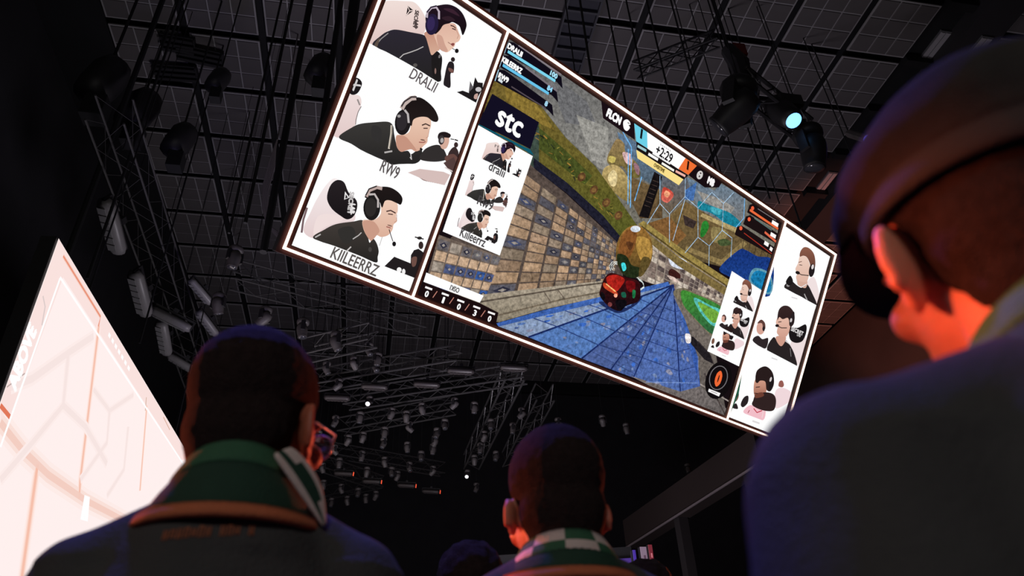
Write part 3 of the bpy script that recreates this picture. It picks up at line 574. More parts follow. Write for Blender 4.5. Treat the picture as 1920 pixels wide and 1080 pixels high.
for k, t in enumerate((.25, .36, .48, .62, .8)):
    G.line([tuple(np.array(VPX)*(1-t*f_)+np.array(e_)*t*f_) for e_, f_ in zip(ends, (1.0, 1.0, 1.02, 1.0, .98, 1, 1.0))], 1.6, (40, 60, 120), lay=G.lay+1)
G.lay += 2
for k in range(7):
    t = .3+.1*k; G.line([tuple(np.array(VPX)*(1-t)+np.array(ends[2])*t), tuple(np.array(VPX)*(1-t-.06)+np.array(ends[4])*(t+.06))], 1.2, (50, 66, 116), lay=G.lay)
G.lay += 1
# goal field, edge stones
G.blob([(1262, 552), (1280, 540), (1310, 552), (1356, 574), (1345, 600), (1336, 632), (1300, 600)], (120, 110, 90)); G.blob([(1277, 545), (1302, 551), (1352, 576), (1344, 602), (1334, 626), (1298, 592), (1280, 570)], (66, 140, 52), (44, 96, 60)); G.blob([(1300, 558), (1330, 572), (1352, 584), (1340, 612), (1314, 588)], (90, 190, 180)); G.blob([(1308, 566), (1330, 576), (1348, 588), (1338, 606), (1318, 586)], (110, 164, 60))
G.poly([(1262, 556), (1300, 598), (1336, 634), (1346, 690), (1362, 780), (1280, 740), (1312, 726), (1307, 667), (1284, 600)], (122, 112, 104), (88, 82, 78)); G.line([(1308, 640), (1330, 664), (1340, 690)], 3, (60, 52, 52)); G.poly([(1288, 628), (1300, 632), (1330, 664), (1336, 682), (1320, 674), (1296, 646)], (34, 30, 34)); G.blob([(1284, 626), (1294, 628), (1294, 642), (1286, 642)], (236, 228, 226))
G.poly([(1180, 704), (1275, 734), (1312, 724), (1366, 770), (1358, 786), (1280, 756)], (120, 112, 110), (98, 92, 90)); G.line([(1312, 720), (1372, 756)], 3, (150, 140, 134)); G.line([(1320, 700), (1360, 780)], 4, (70, 62, 60)); G.poly([(1380, 720), (1392, 690), (1384, 740), (1366, 780)], (40, 90, 70)); G.line([(1210, 716), (1306, 718)], 1.6, (120, 146, 200)); G.line([(1308, 668), (1308, 720)], 1.6, (110, 130, 180))
# hexagon goal net
G.crop(1060, 150, 3.0864); HX = (168, 200, 228)
for ln in ([(545, 555), (545, 715), (600, 775), (690, 675), (765, 740), (765, 910), (830, 960), (905, 870), (912, 715), (845, 650), (768, 738)], [(692, 560), (690, 675)], [(912, 715), (972, 650)], [(905, 870), (962, 915), (955, 1025)], [(830, 960), (828, 1075)], [(600, 775), (600, 940)], [(545, 715), (470, 835)], [(765, 910), (690, 1000)], [(690, 690), (620, 930)]): G.line(ln, 5, HX, lay=G.lay)
for ln in ([(330, 300), (380, 388), (374, 740)], [(362, 400), (360, 720)], [(440, 560), (398, 700)], [(1036, 680), (1030, 800), (985, 852)]): G.line(ln, 7, (110, 180, 236), lay=G.lay)
G.lay += 1
G.crop(940, 420, 3.0)
# ball and toy car
G.ell((745, 155), 104, 148, (150, 108, 52), .08, (60, 52, 26)); G.blob([(690, 45), (760, 40), (735, 160), (690, 200), (655, 150)], (128, 80, 40)); G.blob([(765, 70), (830, 90), (845, 170), (810, 240), (770, 180), (756, 120)], (176, 136, 66)); G.blob([(650, 170), (700, 180), (730, 230), (780, 250), (760, 300), (690, 290), (655, 230)], (34, 44, 24)); G.blob([(790, 190), (835, 200), (800, 280), (770, 290)], (92, 76, 40)); G.blob([(700, 100), (740, 110), (720, 150)], (84, 50, 28)); G.ell((752, 28), 28, 18, (214, 222, 232)); G.blob([(672, 222), (692, 220), (700, 252), (682, 264)], (70, 220, 226))
for k in range(3): G.line([(612+k*10, 262-k*4), (604+k*10, 236), (622+k*8, 212+k*6), (650, 212+k*8)], 4, (226, 234, 230), lay=G.lay); G.line([(760+k*6, 300+k*8), (788+k*4, 320+k*6), (800, 350+k*4), (780, 366+k*3)], 4, (214, 226, 222), lay=G.lay+1)
G.lay += 2
G.blob([(545, 440), (600, 480), (668, 500), (760, 450), (790, 400), (700, 470), (600, 440)], (30, 44, 90))
G.blob([(580, 300), (620, 275), (700, 300), (760, 318), (778, 350), (772, 430), (700, 460), (662, 490), (600, 462), (552, 405), (556, 360)], (58, 14, 16), (22, 12, 18)); G.blob([(590, 300), (640, 285), (690, 310), (672, 350), (640, 380), (600, 345)], (170, 34, 26)); G.blob([(578, 330), (640, 375), (650, 400), (600, 376), (572, 352)], (196, 70, 40)); G.line([(586, 336), (640, 380)], 7, (250, 190, 120)); G.ell((640, 402), 10, 11, (255, 170, 140)); G.blob([(700, 320), (750, 330), (740, 380), (706, 372)], (110, 16, 20)); G.blob([(735, 372), (752, 376), (748, 412), (736, 414)], (30, 120, 70)); G.blob([(672, 386), (694, 384), (698, 412), (676, 410)], (26, 90, 70)); G.ell((608, 452), 12, 13, (120, 60, 60)); G.blob([(560, 380), (580, 400), (575, 430), (556, 410)], (16, 12, 16)); G.blob([(640, 430), (700, 430), (690, 470), (655, 480)], (14, 11, 16))
G.blob([(940, 262), (960, 252), (1000, 280), (1002, 306), (970, 300), (940, 285)], (60, 28, 26)); G.blob([(930, 290), (970, 300), (1000, 330), (960, 320)], (220, 196, 184))
G.build('game_picture', pg, GAMEPIX, base=.003, label='coloured picture of a ball, a toy car and a tiled court')
GB = .003+G.lay*Pic.LAY+.002
# ---- overlays of the game
def overlay(name, label, fn, base=None):
    p = Pic(MAIN); fn(p); return p.build(name, pg, base=GB if base is None else base, label=label)
def bars_left(p):
    p.crop(780, 60, 4.5)
    for i, (a, b, t, val) in enumerate((((762, 82), (1232, 480), 'DRALII', '100'), ((722, 196), (1195, 596), 'KIILEERRZ', '84'), ((684, 316), (1156, 712), 'RW9', '8'))):
        d = (b[0]-a[0], b[1]-a[1])
        x, y = a
        p.poly([(x, y), (x+60, y+8), (x+460, y+300), (b[0], b[1]), (x+420, y+340), (x-30, y+96)], (16, 12, 24), lay=1)
        p.line([(x+8, y+2), (x-22, y+98)], 8, (176, 216, 238), lay=3)
    for pts, w, c in (([(770, 165), (1170, 415)], 22, (124, 214, 240)), ([(728, 280), (1115, 522)], 22, (104, 196, 236)), ([(690, 400), (725, 425)], 20, (220, 230, 236)), ([(860, 112), (1220, 360)], 16, (132, 122, 130)), ([(920, 300), (1185, 500)], 14, (120, 112, 120)), ([(800, 462), (1090, 645)], 10, (84, 74, 82))): p.line(pts, w, c, lay=4)
    p.lay = 5
    p.text('DRALII', (832, 154), .26, .075, (255, 255, 255), 0, .006); p.text('KIILEERRZ', (806, 282), .36, .075, (255, 255, 255), 0, .006); p.text('RW9', (734, 388), .17, .075, (255, 255, 255), 0, .006)
    p.text('100', (1158, 362), .13, .07, (170, 226, 246), 0, .006); p.text('84', (1124, 480), .09, .07, (150, 216, 246), 0, .006); p.text('8', (1094, 606), .045, .07, (170, 220, 246), 0, .006)
overlay('boost_bar', 'three dark bars with light blue fill and white names', bars_left)
def sponsor(p):
    p.crop(780, 60, 4.5); p.poly([(638, 522), (1032, 762), (960, 988), (524, 770)], (18, 15, 34)); p.text('stc', (788, 768), .44, .25, (255, 255, 255), 0, .013)
    p.poly([(522, 776), (960, 994), (990, 1042), (528, 788)], (16, 90, 110))
overlay('sponsor_box', 'dark square with white stc lettering', sponsor)
inset = overlay('inset_panel', 'small white panel repeating the three left portraits', lambda p: p.poly([(896, 235), (998, 293), (936, 479), (829, 434)], (255, 255, 255)))
def uvm(x, y): return MAIN.uv(x, y)
cr = lambda x, y, x0, y0, k: (x0+x/k, y0+y/k)
for fn, src, dst, k in ((portrait_a, (820, 55), (946, 284), .40), (portrait_b, (778, 238), (922, 357), .40), (portrait_c, (705, 400), (902, 412), .40)):
    p = Pic(MAIN); p.LAY = .00005; p.remap(uvm(*src), uvm(*dst), (k, k)); fn(p); p.build('player_portrait', pg, base=GB+.001, label='small repeat of a left panel portrait')
words(pg, (('dralii', (931, 318), .28, .125, (70, 66, 68), 0, .003, 0), ('Rw9', (909, 381), .26, .13, (70, 66, 68), 0, .003, 0), ('Kiileerrz', (886, 445), .43, .13, (70, 66, 68), 0, .003, 0)), GB+.005)
def namecard(p):
    p.crop(780, 300, 3.375); p.poly([(62, 712), (425, 858), (400, 902), (44, 770)], (255, 255, 255)); p.text('OSKI', (242, 816), .15, .07, (70, 66, 66), math.pi, .003)
    p.poly([(46, 772), (400, 905), (518, 965), (500, 1050), (10, 880)], (26, 13, 15))
    for i, (x, y, t) in enumerate(((65, 845, '0'), (170, 884, '1'), (268, 926, '0'), (369, 966, '3'), (462, 1002, '0'))):
        p.text(t, (x, y+2), .048 if t != '1' else .026, .08, (255, 255, 255), 0, .005, lay=8); p.line([(x-10, y-42), (x+34, y-26)], 11, (250, 246, 246), lay=8)
        if i < 4: p.line([(x+38, y+25), (x+66, y-15)], 5, (196, 130, 116), lay=8)
overlay('score_card', 'white name card over a dark row of numbers', namecard)
def score(p):
    p.crop(1120, 180, 6.354)
    p.poly([(38, 60), (430, 300), (440, 525), (60, 265)], (26, 14, 20)); p.poly([(1040, 720), (1500, 990), (1440, 1090), (1270, 1090), (1080, 945), (1100, 840)], (24, 13, 17)); p.poly([(430, 300), (1200, 800), (1190, 830), (430, 320)], (30, 14, 16))
    p.poly([(430, 316), (585, 405), (590, 625), (455, 540)], (108, 208, 232)); p.poly([(585, 405), (1055, 722), (960, 880), (590, 628)], (255, 255, 255)); p.poly([(1055, 722), (1188, 822), (1076, 940), (958, 868)], (240, 112, 52))
    p.poly([(455, 540), (960, 872), (1076, 944), (1022, 998), (460, 640)], (24, 17, 18)); p.poly([(455, 640), (1018, 994), (962, 1064), (470, 742)], (250, 224, 140))
    p.text('1', (518, 452), .045, .15, (20, 24, 30), 0, .001, -.25); p.text('1', (1072, 828), .045, .145, (40, 18, 12), 0, .001, -.25); p.text('+2:29', (790, 692), .40, .155, (24, 22, 24), 0, .005); [p.line([(745+k*22, 572+k*14), (752+k*22, 590+k*14)], 8, (120, 116, 118), 20) for k in range(6)]
    p.line([(470, 595), (575, 655)], 32, (160, 200, 206)); p.line([(925, 895), (1040, 955)], 30, (240, 180, 166)); p.line([(600, 690), (715, 760)], 34, (250, 250, 250)); p.line([(760, 800), (905, 890)], 30, (250, 250, 240)); p.line([(650, 680), (860, 810)], 22, (244, 244, 244)); p.line([(732, 735), (730, 790)], 14, (20, 18, 18)); p.line([(755, 745), (750, 800)], 8, (20, 18, 18))
    p.text('OVERTIME', (730, 858), .26, .06, (110, 92, 40), 0, .004)
    p.text('FLCN', (192, 248), .30, .125, (255, 255, 255), 0, .012)
    p.blob([(305, 300), (345, 280), (380, 310), (385, 345), (365, 345), (380, 380), (345, 418), (312, 395), (300, 350)], (255, 255, 255)); p.line([(352, 318), (375, 330)], 10, (26, 14, 20))
    p.ell((1212, 942), 36, 52, (214, 208, 206), .3); p.ell((1214, 940), 20, 30, (60, 44, 44), .3); p.text('M', (1214, 942), .06, .06, (226, 222, 220), 0, .006); p.text('M8', (1346, 1020), .16, .12, (250, 246, 246), 0, .014)
overlay('score_bar', 'score bar with blue 1, clock +2:29 and orange 1', score)
def bars_right(p):
    p.crop(1060, 150, 3.0864)
    for i, (x, y) in enumerate(((1062, 722), (1040, 790), (990, 850))):
        p.poly([(x, y), (x+26, y-8), (1262-i*22, 820+i*78), (1240-i*22, 878+i*70), (x-14, y+44)], (26, 16, 18), lay=1)
    for pts, w, c in (([(1064, 752), (1228, 862)], 16, (236, 106, 60)), ([(1150, 880), (1216, 936)], 16, (226, 104, 72)), ([(1030, 885), (1190, 1005)], 6, (170, 50, 36)), ([(1192, 820), (1228, 842)], 26, (255, 250, 248)), ([(1184, 890), (1214, 908)], 26, (255, 250, 248)), ([(1148, 940), (1172, 956)], 26, (255, 250, 248)), ([(1180, 972), (1194, 984)], 26, (250, 244, 242)), ([(1110, 745), (1215, 812)], 5, (130, 120, 122)), ([(1250, 830), (1196, 1010)], 8, (150, 66, 46)), ([(1090, 800), (1190, 870)], 6, (90, 120, 116))): p.line(pts, w, c, lay=3)
    for c in ((1080, 742), (1060, 806), (1012, 858)): p.ell(c, 9, 12, (236, 96, 62), lay=4)
overlay('boost_bar', 'three dark bars with orange fill on the right', bars_right)
overlay('inset_panel', 'small white panel repeating the three right portraits', lambda p: (p.poly([(1371, 508), (1431, 547), (1387, 688), (1325, 658)], (255, 255, 255))))
for fn, src, dst, k in ((portrait_d, (1508, 508), (1396, 549), .52), (portrait_e, (1470, 615), (1380, 598), .50), (portrait_f, (1432, 742), (1364, 641), .50)):
    p = Pic(MAIN); p.LAY = .00005; p.remap(uvm(*src), uvm(*dst), (k, k)); fn(p); p.build('player_portrait', pg, base=GB+.001, label='small repeat of a right panel portrait')
def circle(p):
    p.crop(1300, 400, 2.57); p.ell((118, 804), 62, 92, (16, 12, 14), .28); p.ell((118, 792), 44, 60, (120, 116, 120), .28); p.ell((118, 792), 40, 56, (18, 13, 15), .28); p.text('0', (118, 796), .14, .26, (240, 104, 52), 0, .022); p.poly([(72, 844), (128, 866), (120, 882), (68, 858)], (246, 244, 244)); p.line([(82, 856), (112, 868)], 3, (120, 116, 116))
overlay('boost_dial', 'black dial with orange 0', circle)

# ---- the side screen on the left
a_, c_ = ray(110, 447), ray(358, 860)
n2 = a_.cross(c_); T_ = Vector((n2.y, -n2.x, 0)).normalized()
if T_.y < 0: T_ = -T_
n1 = a_.cross(ray(0, 755)); V_ = T_.cross(n1).normalized()
if V_.z < 0: V_ = -V_
apex = CAM+a_*(4.4/abs(a_.x))
SIDE = Plane(apex, T_, V_)
SL, SHH = 12.5, 4.9
side = SIDE.root('led_screen'); tag(side, 'tall pale pink side screen with hexagon lines, peaked in perspective', 'screen')
if SIDE.n.dot(CAM-apex) < 0: raise RuntimeError('side screen faces away')
MB().box((SL/2, -SHH/2, -.12), (SL+.04, SHH+.04, .2)).build('cabinet', BACKBOX, side)
p = Pic(SIDE); p.raw([(0, -SHH), (SL, -SHH), (SL, 0), (0, 0)], [(0, 1, 2, 3)], [rgb(255, 240, 238)]*4); ps = p.build('picture_panel', side)
def sl(pts, w, col, lay): SP.line(pts, w, col, lay)
SP = Pic(SIDE)
SP.mpp = lambda: .0062
SP.poly([(110, 449), (358, 862), (340, 862), (118, 520), (0, 838), (0, 757)], (250, 226, 222), lay=1)
soft = [((250, 212, 204), 2.2), ((246, 178, 158), 1.2), ((238, 140, 112), .5)]
def softline(pts, w, cols, lay):
    for i, (c, k) in enumerate(cols): SP.line(pts, w*k, c, lay+i)
OR = [((255, 234, 229), 2.2), ((252, 218, 206), 1.4), ((246, 192, 172), .7)]
GR = [((253, 236, 233), 2.2), ((247, 229, 226), 1.2)]
for pts, w in (([(185, 610), (150, 900), (148, 935)], 12), ([(70, 870), (40, 1085)], 16), ([(275, 760), (262, 920)], 9)): softline(pts, w, OR, 3)
softline([(0, 792), (40, 842), (90, 890), (160, 938), (240, 980), (300, 1010)], 22, [((254, 236, 232), 2.4), ((250, 224, 216), 1.5), ((244, 206, 194), .7)], 3)
for pts, w in (([(175, 630), (130, 660), (60, 710), (20, 725)], 14), ([(128, 660), (118, 760), (60, 830), (0, 900)], 12), ([(118, 760), (160, 800), (200, 870)], 12), ([(205, 770), (200, 830), (150, 900)], 10), ([(240, 800), (232, 880), (200, 930)], 10), ([(175, 730), (205, 770), (250, 740)], 10)): softline(pts, w, GR, 8)
softline([(118, 480), (188, 594), (184, 612)], 7, [((244, 196, 180), 1.4), ((232, 140, 112), .6)], 12); softline([(0, 760), (18, 782)], 10, [((226, 120, 90), 1)], 13); softline([(12, 726), (46, 700)], 3, [((190, 170, 166), 1)], 13); softline([(80, 555), (84, 575), (78, 610)], 5, [((220, 204, 202), 1)], 13); softline([(274, 745), (272, 770)], 4, [((190, 150, 120), 1)], 13); softline([(306, 782), (318, 806)], 4, [((214, 170, 150), 1)], 13)
SP.line([(0, 838), (112, 522)], 7, (255, 255, 255), 16); SP.line([(112, 520), (350, 880)], 7, (255, 255, 255), 16); SP.poly([(158, 928), (168, 932), (164, 978), (150, 974)], (255, 255, 255), lay=16)
SP.lay = 17
SP.text('ABOVE', (42, 668), .85, .22, (255, 255, 255), math.pi/2, .02); [SP.line([(203+k*6.0, 626+k*10.2), (206.5+k*6.0, 632+k*10.2)], 11, (255, 255, 255), 18) for k in range(7)]
SP.build('screen_pattern', ps, base=.003)
# ------------------------------------------------------------------ people
def ellipsoid(mb, c, r, m=None, nu=20, nv=12):
    c = Vector(c); v = []; f = []
    v.append(Vector((0, 0, r[2])))
    for j in range(1, nv):
        b = math.pi*j/nv
        for i in range(nu):
            a = 2*math.pi*i/nu; v.append(Vector((r[0]*math.sin(b)*math.cos(a), r[1]*math.sin(b)*math.sin(a), r[2]*math.cos(b))))
    v.append(Vector((0, 0, -r[2]))); L = len(v)-1
    for i in range(nu):
        f.append((0, 1+i, 1+(i+1) % nu)); f.append((L, L-nu+(i+1) % nu, L-nu+i))
        for j in range(nv-2): f.append((1+j*nu+i, 1+(j+1)*nu+i, 1+(j+1)*nu+(i+1) % nu, 1+j*nu+(i+1) % nu))
    mb.add([c+(m @ p if m else p) for p in v], f)
def capsule(mb, p, q, r0, r1, n=14):
    p, q = Vector(p), Vector(q); d = (q-p).normalized(); pts = []; rr = []
    for a in (-1, -.9, -.6, -.3): pts.append(p+d*r0*a); rr.append(r0*math.sqrt(max(0, 1-a*a))+.0005)
    for t in (0, .25, .5, .75, 1): pts.append(p.lerp(q, t)); rr.append(r0+(r1-r0)*t)
    for a in (.3, .6, .9, 1): pts.append(q+d*r1*a); rr.append(r1*math.sqrt(max(0, 1-a*a))+.0005)
    mb.tube(pts, rr, n)
def loft(mb, rings, n=28, power=2.3):
    v = []; f = []
    for z, rx, ry, cy in rings:
        for k in range(n):
            a = 2*math.pi*k/n; c, s = math.cos(a), math.sin(a)
            v.append((rx*math.copysign(abs(c)**(2/power), c), cy+ry*math.copysign(abs(s)**(2/power), s), z))
    for i in range(len(rings)-1):
        for k in range(n): f.append((i*n+k, i*n+(k+1) % n, (i+1)*n+(k+1) % n, (i+1)*n+k))
    f += [tuple(range(n-1, -1, -1)), tuple(range((len(rings)-1)*n, len(rings)*n))]
    mb.add(v, f)
def fuse(name, mb, voxel, it=6, fold=None):
    me = mb.mesh(name); o = bpy.data.objects.new(name, me); COL.objects.link(o)
    r = o.modifiers.new('r', 'REMESH'); r.mode = 'VOXEL'; r.voxel_size = voxel; r.use_smooth_shade = True
    if it:
        s = o.modifiers.new('s', 'SMOOTH'); s.iterations = it; s.factor = .5
    dg = bpy.context.evaluated_depsgraph_get(); dg.update()
    out = bpy.data.meshes.new_from_object(o.evaluated_get(dg)); out.name = name
    bpy.data.objects.remove(o); bpy.data.meshes.remove(me)
    if fold:
        nrm = [v.normal.copy() for v in out.vertices]
        for v, nn in zip(out.vertices, nrm): v.co += nn*fold(v.co)
    out.polygons.foreach_set('use_smooth', [True]*len(out.polygons)); out.update()
    return out
SKIN = {}
def skin(name, c): return mat('skin_'+name, c, .55, noise_amt=.12, noise_scale=30, bump=.08, bump_scale=220, sss=.5)
HAIR = mat('hair_dark_brown', (.034, .022, .021), .9, noise_amt=.5, noise_scale=90, bump=.9, bump_scale=420, spec=.06)
JACKET = mat('jacket_black', (.054, .052, .052), .85, noise_amt=.2, noise_scale=14, bump=.35, bump_scale=260, spec=.12)
TROUSER = mat('trouser_black', (.02, .02, .024), .85, bump=.2, bump_scale=120)
SHOE = mat('shoe_black', (.02, .02, .02), .5)
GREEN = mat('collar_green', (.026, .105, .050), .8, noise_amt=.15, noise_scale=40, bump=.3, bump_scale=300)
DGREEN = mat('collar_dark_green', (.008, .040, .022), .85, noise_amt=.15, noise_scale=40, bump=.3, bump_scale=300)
ORANGE = mat('rib_orange', (.50, .130, .050), .8, noise_amt=.12, noise_scale=60, bump=.4, bump_scale=400)
CREAM = mat('fabric_cream', (.62, .50, .46), .8, noise_amt=.1, noise_scale=50, bump=.3, bump_scale=300)
def band(name, parent, rings, material, n=48, thick=.006, a0=0, a1=2*math.pi, pattern=None, m=None):
    """a strip of cloth round the neck: rings of (z_back, z_front, rx, ry, cy) from bottom to top"""
    full = abs(a1-a0-2*math.pi) < 1e-6; cols = n if full else n+1; v = []; f = []; mi = []
    R = len(rings)
    for side in (0, 1):
        for zb, zf, rx, ry, cy in rings:
            for k in range(cols):
                a = a0+(a1-a0)*k/n; c, s = math.cos(a), math.sin(a); t = thick*side
                p = Vector(((rx-t)*c, cy+(ry-t)*s, zb+(zf-zb)*(s+1)/2)); v.append(m @ p if m else p)
    def q(side, i, k): return side*R*cols+i*cols+(k % cols)
    for i in range(R-1):
        for k in range(n):
            f.append((q(0, i, k), q(0, i, k+1), q(0, i+1, k+1), q(0, i+1, k))); mi.append(pattern(k, i) if pattern else 0)
            f.append((q(1, i, k+1), q(1, i, k), q(1, i+1, k), q(1, i+1, k+1))); mi.append(pattern(k, i) if pattern else 0)
    for k in range(n):
        for i in (0, R-1):
            f.append((q(0, i, k), q(1, i, k), q(1, i, k+1), q(0, i, k+1))); mi.append(pattern(k, min(i, R-2)) if pattern else 0)
    if not full:
        for k in (0, n):
            for i in range(R-1): f.append((q(0, i, k), q(0, i+1, k), q(1, i+1, k), q(1, i, k))); mi.append(0)
    me = bpy.data.meshes.new(name); me.from_pydata([tuple(p) for p in v], [], f); me.update()
    for mt in (material if isinstance(material, (list, tuple)) else [material]): me.materials.append(mt)
    me.polygons.foreach_set('material_index', mi); me.polygons.foreach_set('use_smooth', [True]*len(f))
    o = bpy.data.objects.new(name, me); COL.objects.link(o); o.parent = parent
    sm = o.modifiers.new('subdivision', 'SUBSURF'); sm.levels = 1; sm.render_levels = 1
    return o
def person(loc, heading, label, H=1.75, head_yaw=0, head_tilt=.15, skin_mat=None, vox=.006, hairkind='short', collar='green', cap=None, glasses=False, girth=1.0, head_scale=1.0, ear_out=.55, group=None, roll=0, shoulder=0, sw=1.0, neck=0, drop=0, ear_s=1.0):
    root = empty('person', loc, heading); root.scale = (H/1.75,)*3; tag(root, label, 'person', group)
    piv = Vector((0, -.03, 1.50))
    HM = Matrix.Translation(piv-Vector((0, 0, neck))) @ Matrix.Rotation(head_yaw, 4, 'Z') @ Matrix.Rotation(head_tilt, 4, 'X') @ Matrix.Rotation(roll, 4, 'Y') @ Matrix.Scale(head_scale, 4) @ Matrix.Translation(-piv)
    R3 = HM.to_3x3()
    def he(mb, c, r, m=None): ellipsoid(mb, HM @ Vector(c), r, R3 @ m if m else R3)
    def hc(mb, p, q, r0, r1): capsule(mb, HM @ Vector(p), HM @ Vector(q), r0*head_scale, r1*head_scale)
    g = girth
    # body: one continuous skin
    b = MB()
    he(b, (0, -.008, 1.648), (.076, .096, .086)); he(b, (0, .028, 1.578), (.063, .066, .078)); he(b, (0, .044, 1.538), (.050, .048, .038)); he(b, (0, .076, 1.508), (.022, .018, .016))
    hc(b, (0, .088, 1.612), (0, .112, 1.572), .009, .014); he(b, (0, .100, 1.568), (.019, .013, .009)); he(b, (0, .088, 1.536), (.025, .013, .008)); he(b, (0, .086, 1.526), (.021, .012, .008))
    for s in (-1, 1):
        he(b, (s*.032, .078, 1.622), (.024, .012, .008)); he(b, (s*.045, .062, 1.572), (.022, .02, .02))
        er = Matrix.Rotation(s*ear_out, 3, 'Z')
        he(b, (s*.080, -.006, 1.587), (.0075, .021*ear_s, .034*ear_s), er); he(b, (s*.0765, .002, 1.587-.026*ear_s), (.008, .011*ear_s, .014*ear_s), er); he(b, (s*.072, .008, 1.585), (.012, .012*ear_s, .02*ear_s))
        rim = [HM @ (Vector((s*.080, -.006, 1.587))+er @ Vector((s*.004, .021*ear_s*math.cos(a), .034*ear_s*math.sin(a)))) for a in [math.pi*(.1+k*.12) for k in range(11)]]
        b.tube(rim, .0052*head_scale, 8)
    capsule(b, HM @ Vector((0, -.022, 1.57)), (0, -.035, 1.42), .058*head_scale, .066*g)
    loft(b, [(.88, .16*g*sw, .11, 0), (1.0, .145*g*sw, .10, 0), (1.15, .15*g*sw, .105, 0), (1.28, .17*g*sw, .115, -.01), (1.36-drop*.5, .170*g*sw, .11, -.015), (1.42-drop*.5, .12*g*sw, .088, -.02), (1.455, .075, .07, -.03)])
    for s in (-1, 1):
        sh, el, wr = Vector((s*(.185*g*sw), -.015, 1.385-drop)), Vector((s*(.235*g*sw), -.035, 1.10)), Vector((s*.225*g*sw, .06, .86))
        capsule(b, sh, el, .052, .040); capsule(b, el, wr, .040, .027)
        ellipsoid(b, wr+Vector((0, .015, -.05)), (.016, .036, .045))
        for k, (dy, ln) in enumerate(((-.022, .058), (-.004, .072), (.014, .078), (.032, .068))):
            p0 = wr+Vector((0, .015+dy, -.085)); p1 = p0+Vector((-s*.004, .002, -ln*.55)); p2 = p1+Vector((-s*.014, .006, -ln*.45))
            capsule(b, p0, p1, .0085, .0078, 8); capsule(b, p1, p2, .0078, .0066, 8)
        capsule(b, wr+Vector((-s*.004, .04, -.035)), wr+Vector((-s*.012, .072, -.072)), .010, .0085, 8)
        capsule(b, (s*.09, 0, .90), (s*.10, .012, .48), .085, .056); capsule(b, (s*.10, .012, .48), (s*.105, -.02, .09), .054, .036); ellipsoid(b, (s*.108, .05, .042), (.042, .125, .036))
    sk = skin_mat or skin('tan', (.50, .235, .155))
    obj('body', fuse('body', b, vox, 3), sk, root)
    # eyes
    for s in (-1, 1):
        e_ = MB(); ellipsoid(e_, HM @ Vector((s*.031, .078, 1.603)), (.011, .011, .009), R3, 12, 8); e_.build('eye', mat('eye_white', (.7, .68, .66), .3), root, True)
    # hair
    h = MB()
    if hairkind == 'short':
        he(h, (0, -.015, 1.654), (.083, .101, .092)); he(h, (0, -.042, 1.590), (.0745, .066, .072)); he(h, (0, -.046, 1.545), (.062, .047, .050)); he(h, (0, .02, 1.685), (.062, .072, .058))
    else:
        he(h, (0, -.018, 1.665), (.096, .112, .100)); he(h, (0, -.05, 1.60), (.086, .072, .085))
    obj('hair', fuse('hair', h, max(vox, .005), 8, lambda c: .0014*noise.noise(c*90)+(.008*noise.noise(c*45) if hairkind != 'short' else 0)), HAIR, root)
    # jacket
    def folds(c):
        d = .014*noise.noise(Vector((c.x*8, c.y*8, c.z*3.0)))+.009*math.sin(c.x*34+c.z*9+5*noise.noise(c*5))*max(0, min(1, (1.38-c.z)*6))
        return d*(.35 if c.z > 1.40 else 1)
    j = MB()
    loft(j, [(.80, .195*g*sw, .135, 0), (.95, .19*g*sw, .135, 0), (1.10, .185*g*sw, .132, -.005), (1.24, .195*g*sw, .138, -.012), (1.34, .200*g*sw, .135, -.018), (1.41, .165*g*sw, .115, -.022), (1.455, .100, .094, -.028), (1.475, .086, .084, -.03)])
    for s in (-1, 1):
        sh, el, wr = Vector((s*(.195*g*sw), -.015, 1.375-drop)), Vector((s*(.252*g*sw), -.04, 1.10)), Vector((s*.235*g*sw, .05, .885))
        capsule(j, (s*.055, -.03, 1.445-drop*.3), sh, .052-drop*.2, .070); capsule(j, sh, el, .074, .060); capsule(j, el, wr, .060, .045)
    obj('jacket', fuse('jacket', j, .009, 10, folds), JACKET, root)
    t = MB(); loft(t, [(.62, .19*g, .13, 0), (.8, .185*g, .128, 0), (.93, .178*g, .122, 0)])
    for s in (-1, 1): capsule(t, (s*.095, 0, .84), (s*.105, .012, .48), .10, .074); capsule(t, (s*.105, .012, .48), (s*.108, -.015, .11), .072, .058)
    obj('trousers', fuse('trousers', t, .012, 6), TROUSER, root)
    for s in (-1, 1):
        q = MB(); ellipsoid(q, (s*.108, .05, .050), (.054, .145, .050)); ellipsoid(q, (s*.108, -.03, .085), (.05, .06, .06)); q.box((s*.108, .045, .014), (.098, .28, .028)); obj('shoe', fuse('shoe', q, .010, 3), SHOE, root)
    # collar
    if collar == 'green':
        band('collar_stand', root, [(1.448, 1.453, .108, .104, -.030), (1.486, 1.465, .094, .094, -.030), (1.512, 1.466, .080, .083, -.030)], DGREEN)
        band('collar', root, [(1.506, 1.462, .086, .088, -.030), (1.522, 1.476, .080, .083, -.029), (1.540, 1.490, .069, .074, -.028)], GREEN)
    else:
        band('collar_stand', root, [(1.448, 1.453, .104, .100, -.030), (1.468, 1.460, .095, .094, -.030), (1.480, 1.462, .088, .089, -.030)], DGREEN)
        band('collar', root, [(1.475, 1.452, .093, .092, -.030), (1.494, 1.466, .084, .086, -.029), (1.513, 1.480, .073, .077, -.028)], [CREAM, GREEN], n=40, pattern=lambda k, i: 0 if ((k+3)//(4)+i) % 2 == 0 else 1)
    for dz, rr, mt in ((0, .112, ORANGE),): band('collar_trim', root, [(1.432, 1.440, rr+.005, rr+.002, -.030), (1.439, 1.446, rr+.006, rr+.003, -.030), (1.450, 1.456, rr, rr-.003, -.030)], mt, thick=.012)
